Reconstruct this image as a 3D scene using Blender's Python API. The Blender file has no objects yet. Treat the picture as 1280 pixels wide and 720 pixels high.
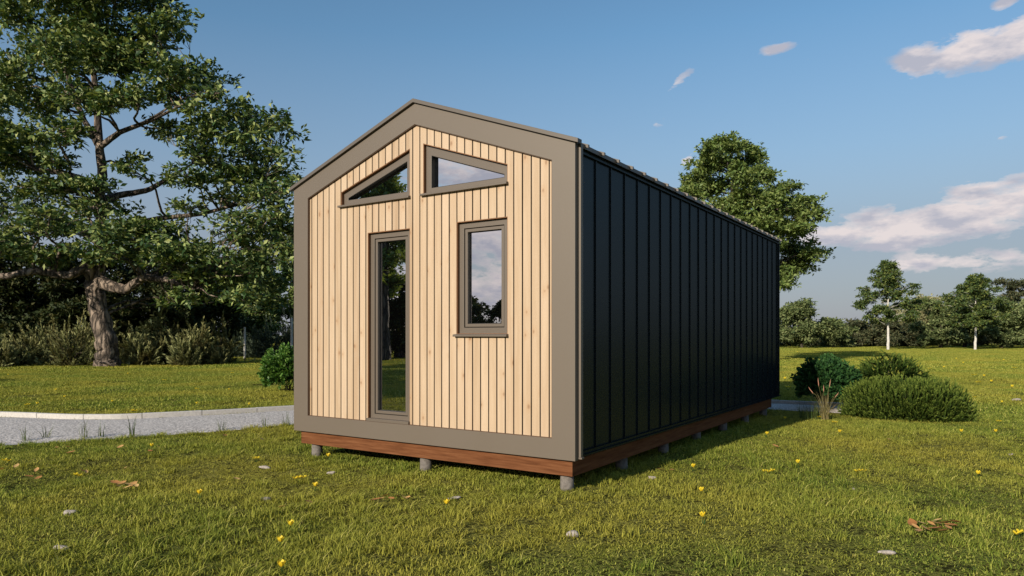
import bpy, math
import numpy as np
R = np.random.RandomState(7)
scene = bpy.context.scene
COL = scene.collection

# ------------------------------------------------------------------ camera frame
W = 4.0
F_PX, HY, YAW = 881.51, 418.83, -.5821
CAM = np.array([7.169, -5.901, 1.496])
_c, _s = math.cos(YAW), math.sin(YAW)
FW = np.array([_s, _c, 0.]); RT = np.array([_c, -_s, 0.]); UP = np.array([0, 0, 1.])
def ray(u, v): return FW + RT*(u-640)/F_PX + UP*(HY-v)/F_PX
def ground_at(u, v, z=0.):
    r = ray(u, v); return CAM + r*((z-CAM[2])/r[2])
def at_depth(u, v, d): return CAM + ray(u, v)*d

# ------------------------------------------------------------------ helpers
def link(o, parent=None):
    COL.objects.link(o)
    if parent is not None: o.parent = parent
    return o
def tag(o, label=None, cat=None, group=None, kind=None):
    if label: o['label'] = label
    if cat: o['category'] = cat
    if group: o['group'] = group
    if kind: o['kind'] = kind
    return o
def thing(name, loc, label, cat, group=None):
    o = bpy.data.objects.new(name, None); link(o); o.location = [float(v) for v in loc]
    o.empty_display_size = .2
    return tag(o, label, cat, group)
def mesh_np(name, V, T, mat, attr=None, smooth=False):
    """V (n,3), T (m,k) constant polygon size"""
    V = np.asarray(V, np.float32); T = np.asarray(T, np.int32)
    me = bpy.data.meshes.new(name)
    me.vertices.add(len(V)); me.vertices.foreach_set('co', V.ravel())
    k = T.shape[1]
    me.loops.add(T.size); me.loops.foreach_set('vertex_index', T.ravel())
    me.polygons.add(len(T)); me.polygons.foreach_set('loop_start', np.arange(0, T.size, k, dtype=np.int32))
    if smooth: me.polygons.foreach_set('use_smooth', np.ones(len(T), bool))
    me.update(calc_edges=True)
    if attr is not None:
        a = me.attributes.new('vary', 'FLOAT', 'POINT'); a.data.foreach_set('value', np.asarray(attr, np.float32))
    me.materials.append(mat)
    return me
class MB:
    def __init__(s): s.v = []; s.f = []
    def add(s, vs, fs):
        n = len(s.v); s.v += [tuple(map(float, p)) for p in vs]; s.f += [tuple(n+i for i in f) for f in fs]; return s
    def box(s, x0, x1, y0, y1, z0, z1):
        return s.add([(x0,y0,z0),(x1,y0,z0),(x1,y1,z0),(x0,y1,z0),(x0,y0,z1),(x1,y0,z1),(x1,y1,z1),(x0,y1,z1)],
                     [(0,3,2,1),(4,5,6,7),(0,1,5,4),(1,2,6,5),(2,3,7,6),(3,0,4,7)])
    def prism_y(s, poly, y0, y1):
        """poly: list of (x,z) counter-clockwise seen from -y"""
        n = len(poly)
        vs = [(x,y0,z) for x,z in poly]+[(x,y1,z) for x,z in poly]
        fs = [tuple(range(n)), tuple(range(2*n-1, n-1, -1))]
        fs += [(i, i+n, (i+1)%n+n, (i+1)%n) for i in range(n)]
        return s.add(vs, fs)
    def ring_y(s, outer, inner, y0, y1):
        n = len(outer)
        vs = [(x,y0,z) for x,z in outer]+[(x,y0,z) for x,z in inner]+[(x,y1,z) for x,z in outer]+[(x,y1,z) for x,z in inner]
        fs = []
        for i in range(n):
            j = (i+1)%n
            fs += [(i,j,j+n,i+n), (i+2*n,i+3*n,j+3*n,j+2*n), (i,i+2*n,j+2*n,j), (i+n,j+n,j+3*n,i+3*n)]
        return s.add(vs, fs)
    def cyl(s, x, y, z0, z1, r, n=20, r2=None):
        r2 = r if r2 is None else r2
        a = [2*math.pi*i/n for i in range(n)]
        vs = [(x+r*math.cos(t), y+r*math.sin(t), z0) for t in a]+[(x+r2*math.cos(t), y+r2*math.sin(t), z1) for t in a]
        fs = [(i,(i+1)%n,(i+1)%n+n,i+n) for i in range(n)]+[tuple(range(n-1,-1,-1)), tuple(range(n,2*n))]
        return s.add(vs, fs)
    def build(s, name, mat, parent=None, bevel=0, off=None, smooth=False):
        me = bpy.data.meshes.new(name)
        v = s.v if off is None else [(p[0]+off[0], p[1]+off[1], p[2]+off[2]) for p in s.v]
        me.from_pydata(v, [], s.f); me.update(); me.materials.append(mat)
        if smooth:
            for p in me.polygons: p.use_smooth = len(p.vertices) == 4
        o = bpy.data.objects.new(name, me); link(o, parent)
        if bevel:
            b = o.modifiers.new('bevel', 'BEVEL'); b.width = bevel; b.segments = 2; b.limit_method = 'ANGLE'; b.angle_limit = math.radians(40)
        return o
def inset(poly, w):
    """inset a convex CCW polygon by w (number or per-edge list)"""
    n = len(poly); ws = [w]*n if not isinstance(w, (list, tuple)) else w
    L = []
    for i in range(n):
        p = np.array(poly[i], float); q = np.array(poly[(i+1)%n], float)
        d = (q-p)/np.linalg.norm(q-p); nrm = np.array([-d[1], d[0]])
        L.append((p+nrm*ws[i], d))
    out = []
    for i in range(n):
        p, d = L[i-1]; q, e = L[i]
        M = np.array([d, -e]).T; t = np.linalg.solve(M, q-p)
        out.append(tuple(p+d*t[0]))
    return out

# ------------------------------------------------------------------ materials
def newmat(name):
    m = bpy.data.materials.new(name); m.use_nodes = True
    nt = m.node_tree; b = nt.nodes['Principled BSDF']; return m, nt, b
def N(nt, t, **k):
    n = nt.nodes.new(t)
    for a, v in k.items():
        if a.startswith('i_'):
            n.inputs[a[2:].replace('_', ' ')].default_value = v
        else: setattr(n, a, v)
    return n
def ramp(nt, fac, stops):
    r = nt.nodes.new('ShaderNodeValToRGB'); nt.links.new(fac, r.inputs[0])
    while len(r.color_ramp.elements) < len(stops): r.color_ramp.elements.new(.5)
    for e, (p, c) in zip(r.color_ramp.elements, stops):
        e.position = p; e.color = (c[0], c[1], c[2], 1) if isinstance(c, (tuple, list)) else (c, c, c, 1)
    return r.outputs[0]
def mixc(nt, fac, a, b, mode='MIX'):
    m = nt.nodes.new('ShaderNodeMix'); m.data_type = 'RGBA'; m.blend_type = mode
    for s, v in ((m.inputs[0], fac), (m.inputs[6], a), (m.inputs[7], b)):
        if hasattr(v, 'links'): nt.links.new(v, s)
        elif isinstance(v, (tuple, list)): s.default_value = (*v[:3], 1)
        else: s.default_value = v
    return m.outputs[2]
def M_(nt, op, a, b=0., c=0., clamp=False):
    m = nt.nodes.new('ShaderNodeMath'); m.operation = op; m.use_clamp = clamp
    for i, v in enumerate((a, b, c)):
        if hasattr(v, 'links'): nt.links.new(v, m.inputs[i])
        else: m.inputs[i].default_value = v
    return m.outputs[0]
def coords(nt, kind='Object', scale=(1, 1, 1)):
    t = nt.nodes.new('ShaderNodeTexCoord'); m = nt.nodes.new('ShaderNodeMapping'); m.inputs['Scale'].default_value = scale
    nt.links.new(t.outputs[kind], m.inputs[0]); return m.outputs[0]
def noise(nt, vec, scale, detail=4, rough=.55, dim='3D'):
    n = N(nt, 'ShaderNodeTexNoise'); n.inputs['Scale'].default_value = scale; n.inputs['Detail'].default_value = detail
    n.inputs['Roughness'].default_value = rough
    if vec is not None: nt.links.new(vec, n.inputs['Vector'])
    return n.outputs[0]
def bump(nt, b, h, strength, dist=.01):
    n = nt.nodes.new('ShaderNodeBump'); n.inputs['Strength'].default_value = strength; n.inputs['Distance'].default_value = dist
    nt.links.new(h, n.inputs['Height']); nt.links.new(n.outputs[0], b.inputs['Normal'])

def mat_paint(name, col, rough=.45, var=.12, metal=0., bs=.05):
    m, nt, b = newmat(name)
    v = coords(nt)
    n1 = noise(nt, v, 1.3, 5); n2 = noise(nt, v, 60, 3)
    c = mixc(nt, M_(nt, 'MULTIPLY_ADD', n1, var*2, 0), tuple(x*(1+var*.4) for x in col), tuple(x*(1-var) for x in col))
    nt.links.new(c, b.inputs['Base Color'])
    nt.links.new(M_(nt, 'MULTIPLY_ADD', n1, .2, rough-.1), b.inputs['Roughness']); b.inputs['Metallic'].default_value = metal
    bump(nt, b, n2, bs, .002)
    return m
M_TAUPE = mat_paint('taupe_metal', (.113, .091, .071), .5, .10)
M_TAUPE2 = mat_paint('taupe_frame', (.108, .087, .069), .42, .07)
M_CAP = mat_paint('dark_taupe_cap', (.085, .070, .058), .5, .1)
M_BLACK = mat_paint('black_gasket', (.004, .004, .004), .8)
M_RUBY = mat_paint('dark_gap', (.02, .014, .01), .8)
M_REVEAL_SHADE = mat_paint('shaded_wood_reveal', (.20, .085, .03), .6, .2)  # wood of the openings, its shaded tone put into the colour

M_LINING_SHADE = mat_paint('brown_shade_lining', (.075, .040, .022), .7, .2)  # dark brown stands for shade along the frame's inner edge
def mat_clad():
    m, nt, b = newmat('larch_cladding')
    t = nt.nodes.new('ShaderNodeTexCoord'); s = nt.nodes.new('ShaderNodeSeparateXYZ'); nt.links.new(t.outputs['Object'], s.inputs[0])
    idx = M_(nt, 'FLOOR', M_(nt, 'DIVIDE', M_(nt, 'SUBTRACT', s.outputs[0], .298-.10306*5), .10306))
    wn = nt.nodes.new('ShaderNodeTexWhiteNoise'); wn.noise_dimensions = '1D'; nt.links.new(idx, wn.inputs['W'])
    cb = nt.nodes.new('ShaderNodeCombineXYZ')
    nt.links.new(M_(nt, 'MULTIPLY_ADD', s.outputs[0], 9, M_(nt, 'MULTIPLY', wn.outputs[0], 37)), cb.inputs[0])
    nt.links.new(M_(nt, 'MULTIPLY', s.outputs[1], 3), cb.inputs[1])
    nt.links.new(M_(nt, 'MULTIPLY_ADD', s.outputs[2], .55, M_(nt, 'MULTIPLY', wn.outputs[0], 51)), cb.inputs[2])
    warp = noise(nt, cb.outputs[0], 2.2, 3)
    # grain lines
    g = nt.nodes.new('ShaderNodeTexWave'); g.wave_type = 'BANDS'; g.bands_direction = 'X'
    g.inputs['Scale'].default_value = 4.5; g.inputs['Distortion'].default_value = 9; g.inputs['Detail'].default_value = 3; g.inputs['Detail Scale'].default_value = 1.3
    nt.links.new(cb.outputs[0], g.inputs['Vector'])
    # knots
    kv = nt.nodes.new('ShaderNodeCombineXYZ')
    nt.links.new(M_(nt, 'MULTIPLY_ADD', s.outputs[0], 8.5, M_(nt, 'MULTIPLY', wn.outputs[0], 91)), kv.inputs[0])
    nt.links.new(M_(nt, 'MULTIPLY_ADD', s.outputs[2], 5.5, M_(nt, 'MULTIPLY', wn.outputs[0], 17)), kv.inputs[1])
    vo = nt.nodes.new('ShaderNodeTexVoronoi'); vo.voronoi_dimensions = '2D'; vo.inputs['Scale'].default_value = .55; nt.links.new(kv.outputs[0], vo.inputs['Vector'])
    wk = nt.nodes.new('ShaderNodeTexWhiteNoise'); wk.noise_dimensions = '3D'; nt.links.new(vo.outputs['Color'], wk.inputs['Vector'])
    keep = M_(nt, 'GREATER_THAN', wk.outputs[0], .5)
    kd = M_(nt, 'ADD', vo.outputs['Distance'], M_(nt, 'MULTIPLY', M_(nt, 'SUBTRACT', warp, .5), .25))
    knot = M_(nt, 'MULTIPLY', ramp(nt, kd, [(0., 1.), (.03, .75), (.075, 0.)]), keep)
    halo = M_(nt, 'MULTIPLY', ramp(nt, kd, [(0., 1.), (.24, 0.)]), keep)
    base = ramp(nt, wn.outputs[0], [(0, (.32, .222, .140)), (.25, (.44, .325, .222)), (.5, (.38, .275, .178)), (.75, (.50, .385, .278)), (1, (.35, .240, .150))])
    c = mixc(nt, M_(nt, 'MULTIPLY', g.outputs['Fac'], .48), base, (.33, .215, .120))
    c = mixc(nt, M_(nt, 'MULTIPLY', ramp(nt, warp, [(.35, 0.), (.7, 1.)]), .35), c, (.56, .44, .32))
    c = mixc(nt, M_(nt, 'MULTIPLY', halo, .38), c, (.36, .20, .09))
    c = mixc(nt, M_(nt, 'MULTIPLY', knot, .60), c, (.17, .08, .035))
    nt.links.new(c, b.inputs['Base Color']); b.inputs['Roughness'].default_value = .6
    bump(nt, b, g.outputs['Fac'], .12, .003)
    return m
M_CLAD = mat_clad()

def mat_beam():
    m, nt, b = newmat('stained_beam')
    v = coords(nt, 'Object', (1.1, 1.1, 16)); n = noise(nt, v, 2.4, 7, .62)
    v2 = coords(nt, 'Object', (.6, .6, 60)); n2 = noise(nt, v2, 2.0, 3)
    c = ramp(nt, n, [(.25, (.065, .024, .011)), (.5, (.140, .057, .026)), (.75, (.20, .090, .043))])
    c = mixc(nt, M_(nt, 'MULTIPLY', ramp(nt, n2, [(.4, 0.), (.7, 1.)]), .35), c, (.10, .036, .014))
    nt.links.new(c, b.inputs['Base Color']); b.inputs['Roughness'].default_value = .7; b.inputs['Specular IOR Level'].default_value = .03
    bump(nt, b, n, .25, .004)
    return m
M_BEAM = mat_beam()

def mat_siding():
    m, nt, b = newmat('black_standing_seam')
    v = coords(nt, 'Object', (1, 1, .25)); n1 = noise(nt, v, 2.2, 4); n2 = noise(nt, coords(nt), 25, 3)
    d = nt.nodes.new('ShaderNodeBsdfDiffuse'); g = nt.nodes.new('ShaderNodeBsdfGlossy'); mx = nt.nodes.new('ShaderNodeMixShader'); mx.inputs[0].default_value = .042
    nt.links.new(mixc(nt, n1, (.006, .010, .0125), (.009, .014, .017)), d.inputs['Color'])
    g.inputs['Color'].default_value = (.85, .95, 1, 1); nt.links.new(M_(nt, 'MULTIPLY_ADD', n2, .10, .22), g.inputs['Roughness'])
    bp = nt.nodes.new('ShaderNodeBump'); bp.inputs['Strength'].default_value = .03; bp.inputs['Distance'].default_value = .01
    nt.links.new(n1, bp.inputs['Height']); nt.links.new(bp.outputs[0], g.inputs['Normal'])
    nt.links.new(d.outputs[0], mx.inputs[1]); nt.links.new(g.outputs[0], mx.inputs[2]); nt.links.new(mx.outputs[0], nt.nodes['Material Output'].inputs[0])
    return m
M_SIDE = mat_siding()

def mat_concrete(name, c0, c1, s=30):
    m, nt, b = newmat(name)
    v = coords(nt); n1 = noise(nt, v, s, 6, .7); n2 = noise(nt, v, s*.15, 4)
    c = ramp(nt, n1, [(.3, c0), (.7, c1)])
    c = mixc(nt, M_(nt, 'MULTIPLY', n2, .5), c, c0)
    nt.links.new(c, b.inputs['Base Color']); b.inputs['Roughness'].default_value = .9
    bump(nt, b, n1, .5, .006)
    return m
M_POST = mat_concrete('post_concrete', (.08, .07, .062), (.24, .215, .195), 28)
M_KERB = mat_concrete('kerb_concrete', (.38, .36, .34), (.58, .56, .53), 25)
M_STONE = mat_concrete('pebble_stone', (.20, .17, .15), (.50, .45, .41), 45)

def mat_gravel():
    m, nt, b = newmat('gravel')
    v = coords(nt)
    vo = N(nt, 'ShaderNodeTexVoronoi'); vo.inputs['Scale'].default_value = 34; nt.links.new(v, vo.inputs['Vector'])
    vo2 = N(nt, 'ShaderNodeTexVoronoi'); vo2.inputs['Scale'].default_value = 70; nt.links.new(v, vo2.inputs['Vector'])
    s = nt.nodes.new('ShaderNodeSeparateColor'); nt.links.new(vo.outputs['Color'], s.inputs[0])
    big = noise(nt, v, 1.2, 5)
    c = ramp(nt, s.outputs[0], [(0, (.22, .195, .18)), (.2, (.56, .505, .46)), (.7, (.70, .64, .59)), (1, (.84, .78, .73))])
    c = mixc(nt, ramp(nt, vo.outputs['Distance'], [(.35, 0.), (.75, .75)]), c, (.16, .15, .15))
    c = mixc(nt, M_(nt, 'MULTIPLY', big, .3), c, (.44, .40, .38))
    nt.links.new(c, b.inputs['Base Color']); b.inputs['Roughness'].default_value = .9
    h = M_(nt, 'ADD', M_(nt, 'SUBTRACT', 1, vo.outputs['Distance']), M_(nt, 'MULTIPLY', M_(nt, 'SUBTRACT', 1, vo2.outputs['Distance']), .4))
    bump(nt, b, h, .6, .009)
    return m
M_GRAVEL = mat_gravel()

def mat_lawn_soil():
    m, nt, b = newmat('lawn_moss')
    v = coords(nt)
    n1 = noise(nt, v, .35, 5); n2 = noise(nt, v, 26, 4, .6); n3 = noise(nt, v, 90, 4, .7); n4 = noise(nt, v, 3.2, 4, .6)
    c = mixc(nt, ramp(nt, n1, [(.35, 0.), (.65, 1.)]), (.165, .185, .040), (.260, .245, .056))
    c = mixc(nt, ramp(nt, n3, [(.45, 0.), (.62, .5)]), c, (.30, .28, .09))
    shade_pit = M_(nt, 'ADD', n2, M_(nt, 'MULTIPLY', M_(nt, 'SUBTRACT', n4, .5), .35))  # dark noise cells paint the shade between grass tufts into the soil
    c = mixc(nt, ramp(nt, shade_pit, [(.43, .9), (.53, 0.)]), c, (.026, .024, .010))
    nt.links.new(c, b.inputs['Base Color']); b.inputs['Roughness'].default_value = .95
    b.inputs['Specular IOR Level'].default_value = .0
    bump(nt, b, M_(nt, 'ADD', M_(nt, 'MULTIPLY', n2, 1.5), M_(nt, 'MULTIPLY', n3, .4)), 1., .05)
    return m
M_SOIL = mat_lawn_soil()

def mat_leaf(name, cols, trans=.25, rough=.5, pos=None, spec=.3, hue_pos=None):
    """cols: two to three leaf colours picked per leaf by the 'vary' attribute; hue_pos: (colour, scale, amount) broad patchiness"""
    m, nt, b = newmat(name)
    a = nt.nodes.new('ShaderNodeAttribute'); a.attribute_name = 'vary'
    c = ramp(nt, a.outputs['Fac'], [(i/(len(cols)-1), k) for i, k in enumerate(cols)])
    g = nt.nodes.new('ShaderNodeNewGeometry')
    if hue_pos:
        n = noise(nt, g.outputs['Position'], hue_pos[1], 4)
        c = mixc(nt, M_(nt, 'MULTIPLY', ramp(nt, n, [(.4, 0.), (.62, 1.)]), hue_pos[2]), c, hue_pos[0])
    nt.links.new(c, b.inputs['Base Color']); b.inputs['Roughness'].default_value = rough
    b.inputs['Specular IOR Level'].default_value = spec
    if trans:
        t = nt.nodes.new('ShaderNodeBsdfTranslucent'); mx = nt.nodes.new('ShaderNodeMixShader'); mx.inputs[0].default_value = trans
        c2 = mixc(nt, 1., c, (1.25, 1.2, .6), 'MULTIPLY'); nt.links.new(c2, t.inputs['Color'])
        nt.links.new(b.outputs[0], mx.inputs[1]); nt.links.new(t.outputs[0], mx.inputs[2])
        nt.links.new(mx.outputs[0], nt.nodes['Material Output'].inputs[0])
    return m
M_GRASS = mat_leaf('grass_blades', [(.036, .070, .012), (.170, .225, .034), (.355, .365, .070), (.56, .51, .18)], .22, .6, hue_pos=((.42, .345, .06), .33, .48), spec=.05)
M_WEED = mat_leaf('weed_blades', [(.05, .09, .02), (.10, .12, .03)], .25, .55)
M_STRAW = mat_leaf('dry_grass', [(.20, .17, .07), (.34, .28, .13)], .2, .7)
M_OAK = mat_leaf('broad_leaves', [(.016, .042, .014), (.044, .094, .028), (.170, .225, .065), (.44, .47, .18)], .18, .5)
M_OAK2 = mat_leaf('pale_broad_leaves', [(0.076, 0.136, 0.037), (0.145, 0.204, 0.054), (0.255, 0.297, 0.093)], .22, .5)
M_DARKLEAF = mat_leaf('dark_forest_leaves', [(0.018, 0.031, 0.013), (0.036, 0.052, 0.018), (0.078, 0.072, 0.026)], .12, .6, spec=.15)
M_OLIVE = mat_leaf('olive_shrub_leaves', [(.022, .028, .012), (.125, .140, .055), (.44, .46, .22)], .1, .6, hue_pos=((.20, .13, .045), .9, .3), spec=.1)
M_FARL = mat_leaf('far_tree_leaves', [(.050, .080, .034), (.120, .155, .058), (.28, .31, .14)], .15, .6, spec=.1)
M_FARD = mat_leaf('far_dark_leaves', [(0.042, 0.060, 0.031), (0.072, 0.084, 0.042), (0.132, 0.120, 0.060)], .12, .6, spec=.15)
M_FARP = mat_leaf('far_pale_leaves', [(.20, .20, .10), (.30, .29, .15), (.40, .38, .20)], .2, .6)  # yellowish leaves, paled so the colour carries the distance haze
M_SAPL = mat_leaf('sapling_leaves', [(0.039, 0.072, 0.029), (0.078, 0.124, 0.036), (0.221, 0.240, 0.058)], .2, .5)
M_BOX = mat_leaf('glossy_shrub_leaves', [(.014, .045, .016), (.030, .085, .026), (.065, .14, .038)], .15, .55, spec=.1)
M_BRIGHT = mat_leaf('bright_shrub_leaves', [(0.044, 0.119, 0.020), (0.088, 0.194, 0.033), (0.175, 0.275, 0.062)], .22, .45)
M_CONIF = mat_leaf('juniper_needles', [(.010, .020, .005), (.060, .100, .016), (.20, .25, .05)], .08, .55, spec=.1)
M_CONIF2 = mat_leaf('green_conifer_needles', [(.008, .020, .005), (.045, .085, .016), (.16, .22, .045)], .08, .55, spec=.1)
M_DEAD = mat_leaf('fallen_leaf', [(.35, .15, .05), (.50, .27, .10), (.58, .40, .16)], .15, .6)
M_PETAL = mat_leaf('yellow_petal', [(.80, .58, .03), (.85, .68, .05)], .3, .5)

def mat_bark(name, c0, c1, sc=(6, 6, 1.2)):
    m, nt, b = newmat(name)
    v = coords(nt, 'Object', sc); n = noise(nt, v, 1.6, 7, .65)
    vo = N(nt, 'ShaderNodeTexVoronoi', feature='DISTANCE_TO_EDGE'); vo.inputs['Scale'].default_value = 1.1
    vn = nt.nodes.new('ShaderNodeVectorMath'); vn.operation = 'ADD'; nt.links.new(v, vn.inputs[0])
    cb = nt.nodes.new('ShaderNodeCombineXYZ'); nt.links.new(n, cb.inputs[0]); nt.links.new(n, cb.inputs[1]); nt.links.new(n, cb.inputs[2]); nt.links.new(cb.outputs[0], vn.inputs[1])
    nt.links.new(vn.outputs[0], vo.inputs['Vector'])
    e = ramp(nt, vo.outputs['Distance'], [(.0, 0.), (.22, 1.)])
    c = ramp(nt, n, [(.3, c0), (.7, c1)])
    c = mixc(nt, e, tuple(x*.16 for x in c0), c)
    nt.links.new(c, b.inputs['Base Color']); b.inputs['Roughness'].default_value = .9
    bump(nt, b, M_(nt, 'ADD', e, M_(nt, 'MULTIPLY', n, .6)), 1., .06)
    return m
M_BARK = mat_bark('rough_bark', (.12, .088, .066), (.36, .285, .225), (3.4, 3.4, .8))
M_BARKD = mat_bark('dark_bark', (.07, .055, .042), (.14, .11, .085))
M_BIRCH = mat_concrete('pale_bark', (.42, .40, .36), (.72, .70, .66), 4)

def mat_glass(name, fac, tint=(.80, .80, .82)):
    m, nt, b = newmat(name)
    b.inputs['Base Color'].default_value = (.008, .008, .009, 1); b.inputs['Roughness'].default_value = .03
    g = nt.nodes.new('ShaderNodeBsdfGlossy'); g.inputs['Roughness'].default_value = .0; g.inputs['Color'].default_value = (*tint, 1)
    mx = nt.nodes.new('ShaderNodeMixShader'); mx.inputs[0].default_value = fac
    nt.links.new(b.outputs[0], mx.inputs[1]); nt.links.new(g.outputs[0], mx.inputs[2]); nt.links.new(mx.outputs[0], nt.nodes['Material Output'].inputs[0])
    n = noise(nt, coords(nt), .9, 2); bp = nt.nodes.new('ShaderNodeBump'); bp.inputs['Strength'].default_value = .02; bp.inputs['Distance'].default_value = .01
    nt.links.new(n, bp.inputs['Height']); nt.links.new(bp.outputs[0], g.inputs['Normal'])
    return m
M_GLASS = mat_glass('coated_glass', .9)

# ------------------------------------------------------------------ terrain height
_wr = np.random.RandomState(3)
_waves = [(2*math.pi/l*math.cos(a), 2*math.pi/l*math.sin(a), p, amp) for l, a, p, amp in
          [(l, _wr.uniform(0, math.pi), _wr.uniform(0, 6.28), A) for l, A in ((9, .028), (6.3, .022), (4.1, .016), (2.7, .011), (1.9, .008), (1.3, .006), (.9, .004))]]
FAR = [(-22, -5.6), (-14, -2.6), (-7.9, -.25), (-6.1, .45), (-5.3, 1.3), (-4.29, 3.5), (-3.4, 5.9), (-1.9, 8.2), (.4, 9.6), (3.6, 10.1), (6.3, 10.25)]
NEAR = [(-20.5, -8.2), (-12.8, -5.2), (-6.9, -3.2), (-4.6, -2.4), (-3.75, -1.35), (-2.80, .6), (-2.35, 2.4), (-1.85, 4.6), (-.95, 6.9), (.5, 8.5), (2.6, 8.85), (6.3, 8.95)]
def smoothline(P, n):
    P = np.array(P, float); P = np.vstack([2*P[0]-P[1], P, 2*P[-1]-P[-2]]); out = []
    for i in range(1, len(P)-2):
        for t in np.linspace(0, 1, 20, endpoint=False):
            a, b, c, d = P[i-1:i+3]
            out.append(.5*((2*b)+(c-a)*t+(2*a-5*b+4*c-d)*t*t+(-a+3*b-3*c+d)*t**3))
    out.append(P[-2]); out = np.array(out)
    L = np.r_[0, np.cumsum(np.linalg.norm(np.diff(out, axis=0), axis=1))]
    s = np.linspace(0, L[-1], n); return np.c_[np.interp(s, L, out[:, 0]), np.interp(s, L, out[:, 1])]
FARL, NEARL = smoothline(FAR, 160), smoothline(NEAR, 160)
CEN = (FARL+NEARL)/2
PATHPOLY = np.vstack([FARL, NEARL[::-1]])
def in_poly(x, y, P):
    x = np.asarray(x); ins = np.zeros(x.shape, bool)
    for i in range(len(P)):
        x0, y0 = P[i-1]; x1, y1 = P[i]
        c = ((y0 > y) != (y1 > y)) & (x < (x1-x0)*(y-y0)/(y1-y0+1e-12)+x0); ins ^= c
    return ins
def dist_line(x, y, L):
    x = np.asarray(x, float).ravel(); y = np.asarray(y, float).ravel(); d = np.full(x.shape, 1e9)
    for p in L[::3]: d = np.minimum(d, np.hypot(x-p[0], y-p[1]))
    return d
def height(x, y):
    x = np.asarray(x, float); y = np.asarray(y, float); h = np.zeros(x.shape)
    for kx, ky, p, a in _waves: h = h+a*np.sin(kx*x+ky*y+p)
    d = dist_line(x, y, CEN).reshape(x.shape)
    m = np.clip((d-1.5)/1.5, 0, 1)
    dx = np.maximum(np.maximum(-x, x-4), 0); dy = np.maximum(np.maximum(-y, y-8.4), 0)
    m = m*np.clip((np.hypot(dx, dy)+.3)/2.5, .25, 1)
    r = np.hypot(x-CAM[0], y-CAM[1]); m = m*np.clip(1-(r-20)/15, .0, 1)
    m = np.where(r > 35, 0, m)
    return h*m - .012*(r < 1e9)
def hz(x, y): return float(height(np.array([x]), np.array([y]))[0])

# ------------------------------------------------------------------ ground, path, kerb
def axis(c):
    a = [0.]; st = .16
    while a[-1] < 2500:
        if a[-1] > 14: st *= 1.10
        a.append(a[-1]+st)
    a = np.array(a); return c+np.r_[-a[:0:-1], a]
gx, gy = axis(2.), axis(3.)
X, Y = np.meshgrid(gx, gy); Z = height(X, Y)
n, k = X.shape
idx = np.arange(n*k).reshape(n, k)
me = mesh_np('ground', np.c_[X.ravel(), Y.ravel(), Z.ravel()], np.c_[idx[:-1, :-1].ravel(), idx[:-1, 1:].ravel(), idx[1:, 1:].ravel(), idx[1:, :-1].ravel()], M_SOIL, smooth=True)
tag(link(bpy.data.objects.new('ground', me)), kind='structure')
V = []; T = []
cols = 9
for i in range(160):
    for j in range(cols):
        t = j/(cols-1); p = FARL[i]*(1-t)+NEARL[i]*t
        V.append((p[0], p[1], -.010+.026*min(1, 5*math.sin(t*math.pi))**.5+.002*math.sin(i*.9+j)))
for i in range(159):
    for j in range(cols-1): a = i*cols+j; T.append((a, a+1, a+cols+1, a+cols))
me = mesh_np('gravel_path', V, T, M_GRAVEL, smooth=True)
tag(link(bpy.data.objects.new('path', me)), kind='structure')
kb = MB()
L = smoothline(FAR, 1200); seg = np.r_[0, np.cumsum(np.linalg.norm(np.diff(L, axis=0), axis=1))]
s = 0.
while s < seg[-1]-.3:
    e = min(s+.985, seg[-1]); ss = np.linspace(s, e, 7)
    P = np.c_[np.interp(ss, seg, L[:, 0]), np.interp(ss, seg, L[:, 1])]
    d = np.gradient(P, axis=0); d /= np.linalg.norm(d, axis=1)[:, None]; nr = np.c_[-d[:, 1], d[:, 0]]
    vs = []; zt = .078+R.uniform(-.003, .003)
    for p, q in zip(P, nr):
        for off, z in ((0, -.04), (0, zt-.008), (.008, zt), (.082, zt), (.09, zt-.008), (.09, -.04)):
            vs.append((p[0]+q[0]*off, p[1]+q[1]*off, z))
    fs = []
    for i in range(6):
        for j in range(6):
            a = i*6+j; b_ = i*6+(j+1) % 6; fs.append((a, b_, b_+6, a+6))
    fs += [(5, 4, 3, 2, 1, 0), tuple(36+j for j in range(6))]
    kb.add(vs, fs); s = e+.012
tag(kb.build('kerb', M_KERB), kind='structure')

# ------------------------------------------------------------------ cabin
Z0 = .30
cab = thing('cabin', (0, 0, 0), 'small gabled cabin on posts with pale vertical timber front and black metal side wall', 'cabin')
EH, RH = 3.023+Z0, 3.755+Z0            # fascia eave / ridge
SL = (RH-EH)/2
ROOFL = 8.45
def gab(x, h0=EH): return h0+SL*(2-abs(x-2))
outer = [(0, Z0), (4, Z0), (4, EH), (2, RH), (0, EH)]
IE, IR, IB, MM = 2.888+Z0, 3.52+Z0, .197+Z0, .255
inner = [(MM, IB), (4-MM, IB), (4-MM, IE), (2, IR), (MM, IE)]
MB().ring_y(outer, inner, 0, .06).build('front_frame', M_TAUPE, cab, .002)
# added strip that paints the brown shade just inside the frame
MB().ring_y(inner, inset(inner, .006), .006, .075).build('frame_shade_strip', M_LINING_SHADE, cab)
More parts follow.
